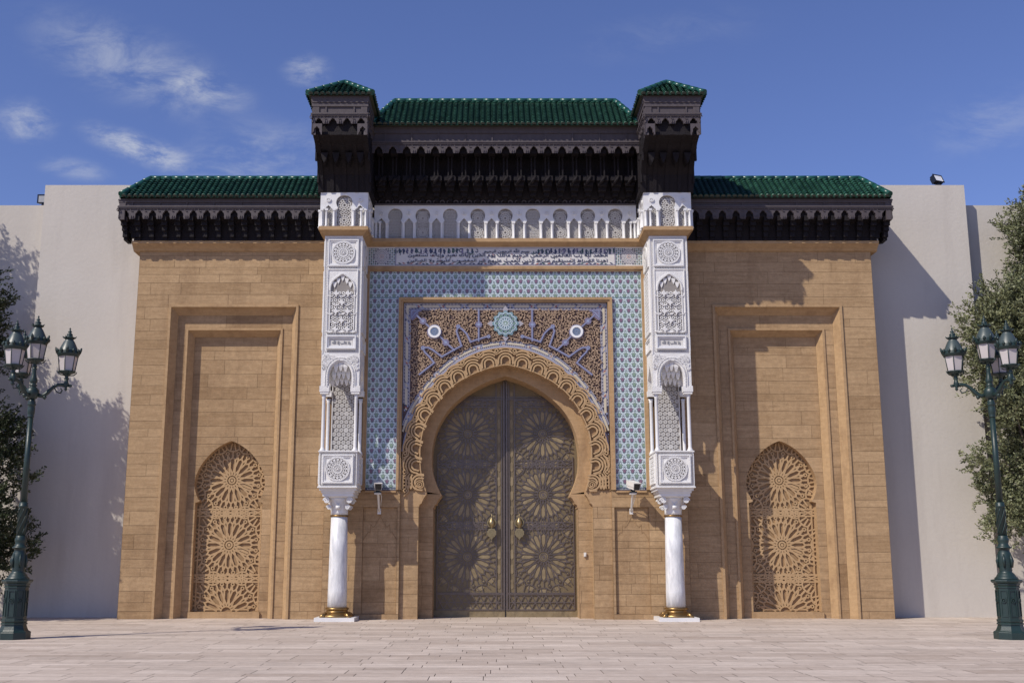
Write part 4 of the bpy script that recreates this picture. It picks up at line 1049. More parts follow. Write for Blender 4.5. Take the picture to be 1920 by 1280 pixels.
    # stalactites hanging inside the arch
    for row, (yy, zb) in enumerate(((yf + .10, 6.80), (yf + .25, 6.62), (yf + .40, 6.46))):
        nn = 3 + row
        for i in range(nn):
            x = (i - (nn - 1) / 2) * .13; zz = zb + .10 * (1 - abs(x) / .4)
            t.frustum((x - .02, x + .02, yy - .02, yy + .02, zz - .13), (x - .06, x + .06, yy - .07, yy + .07, zz)); t.box(x - .06, x + .06, yy - .07, yy + .07, zz, 7.12)
    aed = t.build('aedicule', [PLASTER, TRACERY], p)
    t = MB(); t.mi = 1; t.box(-.34, .34, -.86, -.72, 4.545, 7.1); t.mi = 0
    for j in range(17):
        for i in range(5):
            x = -.27 + i * .135 + (.0675 if j % 2 else 0); z = 4.64 + j * .117
            if x > .32 or z > 6.6: continue
            big = (i == 2 and j % 4 == 1)
            for rr in ((.05, .025) if not big else (.06, .04, .018)): t.ring(x, z, rr, .016, -.885 - r.random() * .004, -.86, 9)
    t.strip([(-.34, 4.55), (-.34, 6.8), (.34, 6.8), (.34, 4.55)], .03, -.90, -.86, True)
    t.build('niche_back', [TRACERY, TRACERY_SHADE], p)
    pr = MB(); pr.lathe([(.085, 0), (.085, .03), (.065, .06), (.055, .09), (.05, .12), (.046, 1.45), (.06, 1.48), (.05, 1.50), (.075, 1.565)], 0, 0, 12)
    c0 = None
    for x, y in ((-.445, yf + .085), (.445, yf + .085), (-.455, -.85), (.455, -.85)):
        if c0 is None: c0 = pr.build('colonnette', MARBLE, p, loc=(x, y, 4.545))
        else: o = c0.copy(); COL.objects.link(o); o.location = (x, y, 4.545)
    t = MB(); t.box(-.515, .515, yf - .02, yb, 3.57, 4.545); t.box(-.535, .535, yf - .05, yb, 4.515, 4.55); t.box(-.535, .535, yf - .05, yb, 3.55, 3.585)
    bevel_frame(t, -.42, .42, 3.67, 4.44, .08, yf - .02, .045); rosette_disc(t, 0, 4.055, .315, yf - .02)
    t.mi = 1; bead_border(t, -.47, .47, 3.625, 4.48, yf - .02, .035); t.mi = 0
    for sx in (-1, 1):
        t.T = (lambda s: lambda x, y, z: (s * .515 - s * y, -1.31 + x, z))(sx); bevel_frame(t, -.44, .44, 3.67, 4.44, .08, 0, .04)
        for i in range(7):
            for j in range(6): t.ring(-.31 + i * .103, 3.80 + j * .103, .036, .017, -.025, 0, 7)
        t.T = None
    t.build('pedestal_box', [PLASTER, TRACERY_SHADE], p)
    return p
def column():
    c = empty('column', (0, 0, 0), parent=gate); ax = -1.33
    t = MB()
    t.box(-.50, .50, ax - .50, -.72, 3.48, 3.551); t.box(-.45, .45, ax - .45, -.72, 3.42, 3.48); t.box(-.42, .42, ax - .42, -.72, 3.33, 3.42)
    t.frustum((-.33, .33, ax - .33, ax + .33, 3.29), (-.40, .40, ax - .40, ax + .40, 3.33))
    t.lathe([(.235, 2.84), (.235, 2.92), (.24, 3.02), (.26, 3.14), (.31, 3.24), (.35, 3.295)], 0, ax, 20)
    def volute(x, z, r, y0, y1, s):
        P = []
        for i in range(26): a = i / 25 * 3.6 * math.pi; rr = r * (1 - .8 * i / 25); P.append((x + s * rr * math.cos(a), z + rr * math.sin(a)))
        t.strip(P, r * .34, y0, y1); t.disc(x, z, r * .55, y0 + .01, y1, 12)
    for yy in ((ax - .40, ax - .28), (ax + .28, ax + .40)):
        for s in (-1, 1): volute(s * .315, 3.22, .085, *yy, s)
    for yy in ((ax - .31, ax - .21), (ax + .21, ax + .31)):
        for s in (-1, 1): volute(s * .255, 3.04, .068, *yy, s)
    t.tube([(-.06, ax - .30, 3.04), (.06, ax - .30, 3.04)], .05, 12)
    for s in (-1, 1): t.strip([(s * .20, 3.28), (s * .10, 3.22), (0, 3.08)], .018, ax - .29, ax - .24)
    t.build('capital', MARBLE, c)
    t = MB(); t.lathe([(.225, 2.79), (.252, 2.80), (.258, 2.815), (.252, 2.83), (.225, 2.84)], 0, ax, 24); t.build('collar_ring', GOLD, c)
    t = MB(); t.lathe([(.262, .33), (.258, .8), (.245, 1.8), (.225, 2.80)], 0, ax, 28); t.build('shaft', SHAFTM, c)
    t = MB(); t.lathe([(.44, .128), (.455, .15), (.44, .18), (.38, .215), (.325, .245), (.295, .275), (.285, .295), (.30, .31), (.32, .335), (.325, .35), (.315, .37), (.285, .385), (.262, .39)], 0, ax, 28)
    for k in range(4):
        a = k * math.pi / 2 + math.pi / 4; q = Vector((math.cos(a), math.sin(a)))
        t.tube([(q.x * .36, ax + q.y * .36, .22), (q.x * .46, ax + q.y * .46, .18), (q.x * .56, ax + q.y * .56, .135)], [.05, .06, .03], 8)
    t.build('base', GOLD, c)
    t = MB(); t.box(-.535, .535, ax - .535, ax + .535, 0, .128); t.build('plinth', MARBLE, c)
    return c
def tower_box():
    p = empty('tower_head', (0, 0, 0), parent=gate)
    t = MB(); t.frustum((-.53, .53, -1.905, -.70, 10.615), (-.665, .665, -2.06, -.70, 10.74)); t.box(-.695, .695, -2.10, -.70, 10.74, 10.845); t.build('cornice', TRIM, p)
    t = MB(); t.box(-.50, .50, -1.84, -.70, 10.845, 11.862); t.build('arcade_core', TRACERY_SHADE, p)
    B = [(-.415, 's'), (0, 'b'), (.415, 's')]
    arcade('arcade', B, 10.845, 11.865, lambda x, y, z: (x * 1.08, -1.96 + y, z), p, 4)
    for sx in (-1, 1):
        arcade('arcade', B, 10.845, 11.865, (lambda s: lambda x, y, z: (s * .62 - s * y, -1.37 + x * .92, z))(sx), p, 6)
    return p

# ------------------------------------------------------------------ cedar eaves
def eave_face(fr, fa, T, x0, x1, zp, za, zf, zt, pitch, thick=.10, start=.5):
    """fr: carved frieze with hanging pendants, fa: fascia boards; local y = 0 is the fascia plane"""
    fr.T = T; fa.T = T
    n = max(1, round((x1 - x0) / pitch)); p = (x1 - x0) / n
    for i in range(n):
        a = x0 + i * p; c = a + p / 2; w = p * .27
        h = Hole(c, [(0, za), (w * .25, za - .02), (w * .5, za - .03), (w * .6, za - .07), (w * .9, za - .09), (w, za - .14), (w, zp + .05), (w * 1.15, zp + .03), (w * 1.15, zp)])
        plate(fr, a, a + p, zp, zf, h, .02, thick)
        for sx in (-1, 1):                                  # carving on the pendants
            fr.ring(c + sx * p * .5, (za + zf) / 2 - .01, .05, .02, .0 - rnd.random() * .004, .02, 9, .3 if sx > 0 else math.pi / 2, math.pi if sx > 0 else 2 * math.pi - 1)
            fr.box(*sorted((c + sx * p * .46, c + sx * p * .40)), -.005, .02, zp + .03, zp + .10)
        fr.ring(c, zf - .035, .045, .02, .0, .02, 8, 0, math.pi); 
    fr.box(x0, x1, -.015, .05, zf, zf + .035)
    fa.box(x0, x1, .03, thick + .1, zf + .04, zt); fa.box(x0, x1, -.035, .06, zf + .04, zf + .085); fa.box(x0, x1, -.01, .06, zt - (zt - zf) * .34, zt); fa.box(x0, x1, -.03, .06, zt - .03, zt + .01)
    m = max(1, round((x1 - x0) / (pitch * 2)))
    for i in range(m):
        x = x0 + (i + start) * (x1 - x0) / m; fa.box(x - .018, x + .018, 0.0, .06, zf + .09, zt - (zt - zf) * .34)
def eave_side(sg):
    X = lambda a, b: sorted((sg * a, sg * b))
    t = MB()
    t.box(*X(5.1, 11.06), -.28, 1.2, 10.948, 11.02); t.frustum((*X(5.1, 11.04), -.26, 1.2, 11.02), (*X(5.1, 11.10), -.34, 1.2, 11.45)); t.frustum((*X(5.1, 11.10), -.34, 1.2, 11.45), (*X(5.1, 11.33), -.60, 1.2, 11.60)); t.box(*X(5.1, 11.33), -.60, 1.2, 11.60, 12.12)
    n = 16
    for i in range(n):                                      # stepped brackets
        x = sg * (5.35 + i * .3965)
        for x0, y1, z0, z1, w in ((0, -.33, 10.95, 11.03, .10), (0, -.40, 11.03, 11.20, .13), (0, -.47, 11.20, 11.34, .15), (0, -.56, 11.34, 11.46, .17), (0, -.64, 11.46, 11.62, .17)):
            t.box(x - w / 2, x + w / 2, y1, .1, z0, z1 - .002)
    for j in range(4):
        y = -.25 + j * .3965
        for xx, z0, z1, w in ((11.14, 11.03, 11.20, .13), (11.20, 11.20, 11.34, .15), (11.28, 11.34, 11.46, .17), (11.34, 11.46, 11.62, .17)): t.box(*X(10.9, xx), y - w / 2, y + w / 2, z0, z1 - .002)
    e = t.build('eave', WOOD_SHADE, gate)
    fr, fa = MB(), MB()
    eave_face(fr, fa, lambda x, y, z: (x, -.72 + y, z), *X(5.0, 11.42), 11.49, 11.76, 11.80, 12.08, .4)
    eave_face(fr, fa, lambda x, y, z: (sg * (11.42 - y), x, z), -.72, 1.25, 11.49, 11.76, 11.80, 12.08, .4)
    fr.T = None; fr.box(*X(11.24, 11.405), -.705, -.55, 11.47, 11.80); fr.box(*X(11.2, 11.41), -.60, -.48, 11.47, 11.80)
    fr.build('carved_frieze', WOOD, e); fa.build('fascia', WOOD, e)
eave_side(-1); eave_side(1)
def eave_centre():
    t = MB()
    t.prismx([(-.5, 11.868), (-.86, 11.868), (-.88, 12.0), (-.95, 12.05), (-1.05, 12.45), (-1.15, 13.2), (-1.72, 13.38), (-1.84, 13.40), (-1.84, 13.86), (-.5, 13.86)], -3.9, 3.9)
    n = 19
    for i in range(n):
        x = (i - (n - 1) / 2) * .402
        for y1, z0, z1, w in ((-.98, 11.93, 12.06, .10), (-1.14, 12.06, 12.17, .16), (-1.28, 12.17, 12.28, .22), (-1.42, 12.28, 12.40, .27), (-1.50, 12.40, 12.55, .33)): t.box(x - w / 2, x + w / 2, y1, -.8, z0, z1 - .003)
        t.tube([(x - .09, -1.40, 12.30), (x, -1.56, 12.40), (x + .08, -1.5, 12.53)], [.03, .05, .03], 6)
        for s in (-1, 1): t.box(x + s * .05 - .02, x + s * .05 + .02, -1.50, -1.45, 12.55, 13.15)
        t.box(x - .10, x + .10, -1.74, -1.2, 13.13, 13.30)
    e = t.build('eave', WOOD_SHADE, gate); centre_parts.append(e)
    t = MB()
    for i in range(39):
        x = -3.85 + i * .2; t.ring(x, 11.93, .06, .03, -.905 - rnd.random() * .004, -.86, 9, 0, math.pi)
    t.box(-3.88, 3.88, -.90, -.80, 11.866, 11.90); t.build('lower_frieze', WOOD, e)
    fr, fa = MB(), MB(); eave_face(fr, fa, lambda x, y, z: (x, -1.90 + y, z), -3.86, 3.86, 13.09, 13.31, 13.36, 13.86, .402)
    fr.build('carved_frieze', WOOD, e); fa.build('fascia', WOOD, e)
eave_centre()
def tower_eave(p):
    t = MB(); prof = [(-.6, 11.868), (-2.02, 11.868), (-2.06, 12.02), (-2.14, 12.35), (-2.42, 12.72), (-2.85, 13.0), (-3.23, 13.12), (-3.23, 14.2), (-.6, 14.2)]
    t.prismx(prof, -.735, .735)
    pf = prof[1:7]
    for x0, x1 in ((-.745, -.60), (.60, .745), (-.06, .06), (-.40, -.30), (.30, .40)):          # ribs under the overhang
        d = .05 if abs(x0 + x1) > 1 else .03
        t.prismx([(y - d, z - .003) for y, z in pf] + [(y + .1, z) for y, z in reversed(pf)], x0, x1)
    for x in (-.50, -.18, .18, .50):
        t.prism([(x - .10, 12.80), (x - .06, 12.62), (x, 12.50), (x + .06, 12.62), (x + .10, 12.80)], -2.72, -2.3)
    for sx in (-1, 1):
        for i in range(4): y = -2.6 + i * .45; t.box(*sorted((sx * .72, sx * .765)), y - .05, y + .05, 12.1 + (.5 if i == 0 else 0), 13.1); t.box(*sorted((sx * .72, sx * .755)), y - .16, y + .16, 12.9, 13.2)
        t.box(*sorted((sx * .72, sx * .76)), -2.0, -.7, 11.88, 12.02)
    e = t.build('eave', WOOD_SHADE, p)
    fr, fa = MB(), MB()
    eave_face(fr, fa, lambda x, y, z: (x, -3.37 + y, z), -.775, .775, 13.40, 13.57, 13.62, 14.03, .388)
    for s in (-1, 1):
        eave_face(fr, fa, (lambda s: lambda x, y, z: (s * (.775 - y), x, z))(s), -3.37, -1.79, 13.40, 13.57, 13.62, 14.03, .388)
        fr.T = None                                          # the corner drops
        for a, b in ((.775, .48),):
            for s2 in (0, 1):
                T = (lambda x, y, z: (x, -3.355 + y, z)) if s2 == 0 else (lambda x, y, z: (s * (.76 - y), x, z))
                fr.T = T; c = s * .63 if s2 == 0 else -3.22
                h = Hole(c, [(0, 13.33), (.04, 13.28), (.075, 13.25), (.08, 13.17), (.11, 13.13), (.115, 13.08)]); plate(fr, c - .145, c + .145, 13.08, 13.40, h, .0, .10)
    fr.T = fa.T = None
    fa.box(-.80, .80, -3.40, -.6, 14.04, 14.19)
    fr.build('carved_frieze', WOOD, e); fa.build('fascia', WOOD, e)

# ------------------------------------------------------------------ green glazed roofs
def slope(t, T, x0, x1, D, H, dl, dr, pitch=.165, expo=.135, r0=.078, seed=0):
    """barrel tiles on a slope rising from local (x, 0, 0) to (x, D, H); dl/dr = plan run of the hips"""
    r = random.Random(seed); L = math.hypot(D, H); d = Vector((0, D / L, H / L)); nn = Vector((0, -H / L, D / L))
    t.T = T
    t.mi = 1; q = Vector((0, 0, .0)) - nn * .015
    P = [(x0, 0, 0), (x1, 0, 0), (x1 - dr, D, H), (x0 + dl, D, H)]
    t.poly([tuple(Vector(p) - nn * .02) for p in P]); t.mi = 0
    n = int(round((x1 - x0) / pitch)); pt = (x1 - x0) / n
    for i in range(n):
        x = x0 + (i + .5) * pt; f = 1.0
        if dl > 0: f = min(f, (x - x0) / dl)
        if dr > 0: f = min(f, (x1 - x) / dr)
        m = max(1, int(f * L / expo)); wob = r.uniform(-.008, .008)
        for j in range(m):
            s0 = j * expo - .05 + wob; s1 = min(s0 + expo * 1.22, f * L); k = r.uniform(-.006, .006)
            t.tone = min(1, max(0, r.gauss(.5, .22))); lift = .012 + r.uniform(0, .006)
            A = []; B = []
            for a in range(7):
                th = math.pi * a / 6; c, sn = math.cos(th), math.sin(th)
                A.append(t.pt(*(Vector((x + k + c * r0, 0, 0)) + d * s0 + nn * (lift + sn * r0))))
                B.append(t.pt(*(Vector((x + c * r0 * .84, 0, 0)) + d * s1 + nn * (sn * r0 * .84 - .006))))
            for a in range(6): t.face((A[a], A[a + 1], B[a + 1], B[a]), True)
            if j == 0: t.mi = 1; t.face(A); t.mi = 0
        # channel tile between the rows
        t.tone = .25; xx = x + pt / 2
        if i < n - 1:
            ff = min([1.0] + ([(xx - x0) / dl] if dl > 0 else []) + ([(x1 - xx) / dr] if dr > 0 else []))
            A = [t.pt(*(Vector((xx + a * .05, 0, 0)) + d * -.08 + nn * (.02 * abs(a) - .005))) for a in (-1, 0, 1)]; B = [t.pt(*(Vector((xx + a * .05, 0, 0)) + d * (ff * L) + nn * (.02 * abs(a) - .005))) for a in (-1, 0, 1)]
            for a in range(2): t.face((A[a], A[a + 1], B[a + 1], B[a]))
    t.T = None
def cap_run(t, a, b, r0=.095, e=.33):
    a, b = Vector(a), Vector(b); n = max(1, round((b - a).length / e))
    for i in range(n):
        p = a + (b - a) * (i / n); q = a + (b - a) * ((i + 1.12) / n if i < n - 1 else 1)
        t.tube([p, q], [r0, r0 * .9], 12)
def side_roof(sg):
    t = MB(); D, H = 1.05, .90
    fx = lambda x, y, z: (sg * x, -.82 + y, 12.14 + z)
    slope(t, fx, 5.0, 11.32, D, H, 0, .50, pitch=.168, expo=.15, r0=.074, seed=2 + sg)
    slope(t, lambda x, y, z: (sg * (11.32 - y), x, 12.14 + z), -.82, 1.6, .50, H, 1.05, 0, pitch=.168, expo=.15, r0=.074, seed=7)
    t.mi = 1; t.poly([(sg * 5.0, .22, 13.02), (sg * 10.9, .22, 13.02), (sg * 10.9, 1.6, 12.9), (sg * 5, 1.6, 12.9)]); t.poly([(sg * 5.0, -.75, 12.125), (sg * 11.3, -.75, 12.125), (sg * 11.3, 1.6, 12.125), (sg * 5, 1.6, 12.125)])
    o = t.build('tiled_roof', [TILE, TILE_BED], gate)
    t = MB(); cap_run(t, (sg * 11.34, -.84, 12.20), (sg * 10.82, .23, 13.07)); cap_run(t, (sg * 10.82, .23, 13.07), (sg * 5.0, .23, 13.07), .085); cap_run(t, (sg * 10.82, .23, 13.07), (sg * 10.82, 1.6, 13.07), .085)
    t.build('ridge_tiles', TILE_CAP, o)
side_roof(-1); side_roof(1)
def centre_roof():
    t = MB(); D, H = 1.45, 1.28
    slope(t, lambda x, y, z: (x, -2.06 + y, 13.90 + z), -3.86, 3.86, D, H, .55, .55, pitch=.166, expo=.135, r0=.074, seed=20)
    t.mi = 1; t.poly([(-3.86, -2.0, 13.88), (3.86, -2.0, 13.88), (3.86, .9, 13.88), (-3.86, .9, 13.88)]); t.poly([(-3.3, -.62, 15.17), (3.3, -.62, 15.17), (3.9, .9, 14.6), (-3.9, .9, 14.6)])
    for s in (-1, 1): t.poly([(s * 3.86, -2.06, 13.89), (s * 3.31, -.61, 15.17), (s * 3.9, .9, 13.9)])
    o = t.build('tiled_roof', [TILE, TILE_BED], gate); centre_parts.append(o)
    t = MB()
    for s in (-1, 1): cap_run(t, (s * 3.86, -2.07, 13.97), (s * 3.31, -.61, 15.23), .09)
    cap_run(t, (-3.31, -.61, 15.23), (3.31, -.61, 15.23), .08); t.build('ridge_tiles', TILE_CAP, o)
centre_roof()
def tower_roof(p):
    t = MB(); D, H = .96, .72; h = .88
    slope(t, lambda x, y, z: (x, -3.46 + y, 14.22 + z), -h, h, D, H, h, h, pitch=.165, expo=.14, r0=.072, seed=30)
    for s in (-1, 1): slope(t, (lambda s: lambda x, y, z: (s * (h - y), x, 14.22 + z))(s), -3.46, -.5, h, H, D, 0, pitch=.165, expo=.14, r0=.072, seed=31)
    t.mi = 1; t.poly([(-h, -3.43, 14.205), (h, -3.43, 14.205), (h, -.5, 14.205), (-h, -.5, 14.205)]); t.poly([(-h, -.5, 14.205), (h, -.5, 14.205), (0, -.5, 14.95)])
    o = t.build('tiled_roof', [TILE, TILE_BED], p)
    t = MB()
    for s in (-1, 1): cap_run(t, (s * .895, -3.48, 14.26), (0, -2.50, 14.99), .085)
    cap_run(t, (0, -2.50, 14.99), (0, -.5, 14.99), .08); t.build('ridge_tiles', TILE_CAP, o)
# left and right copies of pilaster, column and tower head
pl = pilaster(''); cl = column(); th = tower_box(); tower_eave(th); tower_roof(th)
bpy.context.view_layer.update()
K, DY, DZ = 1.0175, .55, -.029
for o in (pl, cl, th):
    o.location = (-4.578 * K, DY, DZ); o.scale = (K, 1, K); c = copy_tree(o, gate); c.location.x = 4.578 * K
for o in centre_parts: o.location = (0, DY, DZ); o.scale = (K, 1, K)

# ------------------------------------------------------------------ white boundary walls
def boundary(sg, label):
    w = empty('boundary_wall', (sg * 14.3, 1.0, 0), label, 'wall')
    x = lambda a: sg * a - sg * 14.3
    t = MB(); t.box(*sorted((x(10.6), x(14.36))), 0, 3.0, 0, 13.12); t.build('tall_section', RENDER, w)
    t = MB(); t.box(*sorted((x(14.3), x(34))), .43, 3.0, 0, 12.60); t.build('low_section', RENDER, w)
boundary(-1, 'tall plain white rendered wall left of the gate, half in the shadow of a tree')
boundary(1, 'tall plain white rendered wall right of the gate, with the shadow of the eave across it')

# ------------------------------------------------------------------ lamp posts
def lantern(root, loc, sc=1.0):
    L = empty('lantern', loc, parent=root); L.scale = (sc, sc, sc)
    t = MB()
    t.lathe([(.03, -.10), (.06, -.07), (.035, -.04), (.05, 0), (.09, .03), (.17, .06), (.175, .085)], 0, 0, 16)
    for k in range(6):
        a = k * math.pi / 3 + .3; c, s = math.cos(a), math.sin(a)
        t.tube([(c * .163, s * .163, .08), (c * .212, s * .212, .43)], .010, 5)
    for k in range(4): a = k * math.pi / 2 + .4; c, s = math.cos(a), math.sin(a); t.tube([(c * .05, s * .05, .0), (c * .15, s * .15, .015), (c * .20, s * .20, .06), (c * .215, s * .215, .10)], [.012, .014, .012, .006], 5)
    t.lathe([(.165, .07), (.185, .075), (.185, .095), (.165, .10)], 0, 0, 20)
    t.lathe([(.20, .42), (.225, .425), (.225, .45), (.245, .47), (.25, .50), (.235, .515), (.205, .525)], 0, 0, 24)
    t.build('cage', IRON, L)
    t = MB(); t.lathe([(.158, .095), (.207, .43)], 0, 0, 6, smooth=False, phase=.3); t.build('glass', MILK, L)
    t = MB()
    for k in range(12):                                      # pierced gallery
        a = k * math.pi / 6; c, s = math.cos(a), math.sin(a); big = k % 3 == 0
        h = .13 if big else .085
        t.tube([(c * .235, s * .235, .50), (c * .255, s * .255, .50 + h * .6), (c * (.275 if big else .25), s * (.275 if big else .25), .50 + h)], [.03, .032, .012], 6)
    t.lathe([(.235, .50), (.245, .545), (.235, .55)], 0, 0, 24, cap=False); t.build('gallery', IRON, L)
    t = MB(); t.lathe([(.222, .52), (.21, .56), (.165, .66), (.12, .755), (.088, .80), (.085, .82)], 0, 0, 20); t.build('hood', IRON_ROOF, L)
    t = MB(); t.lathe([(.085, .81), (.10, .825), (.13, .845), (.125, .86), (.08, .875), (.05, .90), (.07, .925), (.045, .95), (.025, .965), (.045, .99), (.02, 1.02), (.012, 1.04), (.022, 1.055), (.004, 1.085)], 0, 0, 14)
    for k in range(6): a = k * math.pi / 3; t.tube([(.115 * math.cos(a), .115 * math.sin(a), .85), (.15 * math.cos(a), .15 * math.sin(a), .885)], [.02, .006], 5)
    t.build('finial', IRON, L)
    return L
def street_lamp(loc, turn, label):
    root = empty('street_lamp', loc, label, 'street lamp', 'street lamps before the gate')
    t = MB(); o8 = math.pi / 8
    t.lathe([(.345, 0), (.345, .14), (.335, .155), (.30, .17), (.28, .20), (.255, .26), (.245, .30)], 0, 0, 8, smooth=False, phase=o8)
    t.lathe([(.265, .30), (.265, .33), (.245, .34), (.262, .37), (.262, .40), (.24, .41)], 0, 0, 8, smooth=False, phase=o8)
    t.lathe([(.24, .41), (.235, 1.06)], 0, 0, 8, smooth=False, phase=o8)
    t.lathe([(.255, 1.06), (.255, 1.085), (.24, 1.095), (.26, 1.12), (.26, 1.145), (.30, 1.17), (.315, 1.20), (.31, 1.225), (.24, 1.235)], 0, 0, 8, smooth=False, phase=o8)
    for k in range(8):                                       # sunk fields with a round boss
        a = k * math.pi / 4; t.T = (lambda a: lambda x, y, z: ((.228 - y) * math.sin(a) + x * math.cos(a), -(.228 - y) * math.cos(a) + x * math.sin(a), z))(a)
        t.strip([(-.062, .47), (-.062, 1.0), (.062, 1.0), (.062, .47)], .016, -.014 + .006, .02, True); t.ring(0, .80, .045, .016, -.02, .01, 12); t.disc(0, .80, .02, -.02, .01, 8)
    t.T = None
    t.build('base', IRON, root)
    t = MB()
    t.lathe([(.24, 1.23), (.235, 1.26), (.20, 1.29), (.18, 1.33), (.155, 1.36), (.125, 1.39), (.135, 1.42), (.13, 1.45), (.145, 1.55), (.15, 1.66), (.135, 1.78), (.11, 1.83), (.12, 1.87), (.16, 1.885), (.165, 1.905), (.12, 1.93), (.10, 1.98), (.115, 2.03), (.12, 2.08), (.10, 2.11), (.105, 2.15)], 0, 0, 20)
    t.lathe([(.095, 2.15), (.09, 2.75), (.10, 2.76), (.10, 2.79), (.085, 2.80), (.095, 2.84), (.075, 2.86)], 0, 0, 16)
    for k in range(6):                                       # leaf relief and spiral on the foot of the shaft
        a = k * math.pi / 3; t.tube([(.15 * math.cos(a), .15 * math.sin(a), 1.48), (.165 * math.cos(a), .165 * math.sin(a), 1.62), (.14 * math.cos(a), .14 * math.sin(a), 1.76)], [.02, .03, .01], 6)
        t.tube([(.096 * math.cos(a + i * .22), .096 * math.sin(a + i * .22), 2.18 + i * .055) for i in range(11)], .011, 5)
    t.lathe([(.068, 2.86), (.056, 4.72)], 0, 0, 16)
    t.lathe([(.065, 4.70), (.07, 4.72), (.06, 4.74), (.075, 4.78), (.08, 4.90), (.07, 4.95), (.085, 4.97), (.095, 4.99), (.07, 5.02), (.085, 5.04), (.06, 5.07), (.055, 5.12)], 0, 0, 16)
    t.build('pole', IRON, root)
    t = MB(); t.lathe([(.05, 5.10), (.09, 5.12), (.125, 5.17), (.14, 5.24), (.13, 5.31), (.09, 5.36), (.06, 5.38), (.085, 5.40), (.085, 5.42), (.055, 5.44), (.075, 5.47), (.085, 5.52), (.055, 5.60), (.042, 5.72), (.05, 5.78), (.038, 5.82)], 0, 0, 18); t.build('hub', IRON, root)
    arm = MB()
    arm.tube([(.11, 0, 5.20), (.20, 0, 5.18), (.30, 0, 5.22), (.38, 0, 5.28), (.50, 0, 5.38), (.62, 0, 5.44), (.74, 0, 5.45), (.86, 0, 5.43)], [.045, .042, .05, .055, .04, .036, .04, .05], 10)
    arm.tube([(.24, 0, 5.15), (.29, 0, 5.15), (.34, 0, 5.18)], [.02, .055, .02], 8)
    arm.tube([(.86, 0, 5.31), (.86, 0, 5.35), (.86, 0, 5.38), (.86, 0, 5.45), (.86, 0, 5.52), (.86, 0, 5.58)], [.012, .05, .03, .09, .06, .05], 12)
    arm.tube([(.92, 0, 5.43), (1.0, 0, 5.43), (1.03, 0, 5.44)], [.03, .035, .015], 8)
    for s in (-1, 1): arm.tube([(.55, s * .0, 5.36), (.62, s * .03, 5.28), (.72, s * .05, 5.26), (.77, s * .04, 5.33), (.71, s * .03, 5.36)], .012, 5)
    me = None
    arm.v = [(x if x < .15 else .15 + (x - .15) * .745, y, z) for x, y, z in arm.v]
    for k in range(3):
        a = turn + k * 2 * math.pi / 3
        if me is None: o = arm.build('arm', IRON, root); me = o
        else: o = me.copy(); COL.objects.link(o)
        o.rotation_euler = (0, 0, a)
    L0 = lantern(root, (0, 0, 5.90))
    bpy.context.view_layer.update()
    for k in range(3):
        a = turn + k * 2 * math.pi / 3; c = copy_tree(L0, root); c.location = (.68 * math.cos(a), .68 * math.sin(a), 5.66); c.rotation_euler = (0, 0, a)
    return root
street_lamp((-10.52, -7.9, 0), R(15), 'dark green iron lamp post with four lanterns, left of the gate by the dark tree')
street_lamp((10.575, -7.9, 0), R(165), 'dark green iron lamp post with four lanterns, right of the gate before the olive tree')

# ------------------------------------------------------------------ small equipment
def security_camera(loc, yaw, label):
    c = empty('security_camera', loc, label, 'camera', 'cameras below the tile panel')
    bm = Matrix.Rotation(yaw, 4, 'Z') @ Matrix.Rotation(R(12), 4, 'X')
    def Tf(x, y, z): v = bm @ Vector((x, y, z)); return (v.x, v.y - .52, v.z + .30)
    t = MB(); t.T = Tf; t.box(-.095, .095, -.28, .22, -.09, .09); t.box(-.112, .112, -.34, .24, .095, .112)
    for s in (-1, 1): t.box(*sorted((s * .098, s * .112)), -.31, .22, -.02, .094)
    t.build('housing', CAMW, c)
    t = MB(); t.T = Tf; t.box(-.085, .085, -.292, -.278, -.082, .082); t.build('front_glass', BLACK, c)
    t = MB(); t.box(-.10, .10, -.60, -.36, .09, .13); t.tube([(0, -.50, .13), (0, -.50, .20)], .06, 10); t.build('mount', BLACK, c)
    t = MB(); t.tube([(0, -.48, .09), (0, -.36, .02), (0, -.14, -.28), (0, -.012, -.40)], [.035, .035, .03, .035], 8); t.box(-.05, .05, -.02, .0, -.48, -.32); t.box(-.09, .09, -.58, -.38, .05, .092)
    t.tube([(.05, -.40, .12), (.09, -.30, .0), (.06, -.15, -.15), (.04, -.03, -.27)], .010, 5); t.build('bracket', CAMW, c)
security_camera((-3.61, YP + .55, 3.39), R(8), 'small white security camera with a black front on a bracket left of the door')
security_camera((3.57, YP + .55, 3.39), R(16), 'small white security camera turned outwards on a bracket right of the door')
def floodlight(loc, yaw, tilt, label, light):
    c = empty('floodlight', loc, label, 'floodlight', 'floodlights on the white walls')
    M = Matrix.Rotation(yaw, 4, 'Z') @ Matrix.Rotation(tilt, 4, 'X')
    T = lambda x, y, z: tuple(M @ (Vector((x, y, z)) * .86) + Vector((0, 0, .25)))
    t = MB(); t.T = T; t.box(-.20, .20, -.06, .10, -.15, .15); t.box(-.22, .22, -.085, -.055, -.17, -.13); t.box(-.22, .22, -.085, -.055, .13, .17); t.box(-.22, -.18, -.084, -.055, -.13, .13); t.box(.18, .22, -.084, -.055, -.13, .13)
    for i in range(5): t.box(-.16 + i * .075, -.13 + i * .075, .10, .16, -.12, .12)
    t.build('housing', BLACK, c)
    t = MB(); t.T = T; t.box(-.178, .178, -.075, -.061, -.128, .128); t.build('lens', WHITE if light else GREYM, c)
    t = MB(); t.box(-.05, .05, -.05, .05, 0, .15); t.box(-.10, .10, -.08, .08, 0, .02); t.build('foot', BLACK, c)
floodlight((-14.62, 1.6, 12.60), R(0), R(0), 'square floodlight standing on the lower part of the left white wall', False)
floodlight((13.62, 1.2, 13.12), R(25), R(-24), 'tilted floodlight standing on top of the tall right white wall', True)

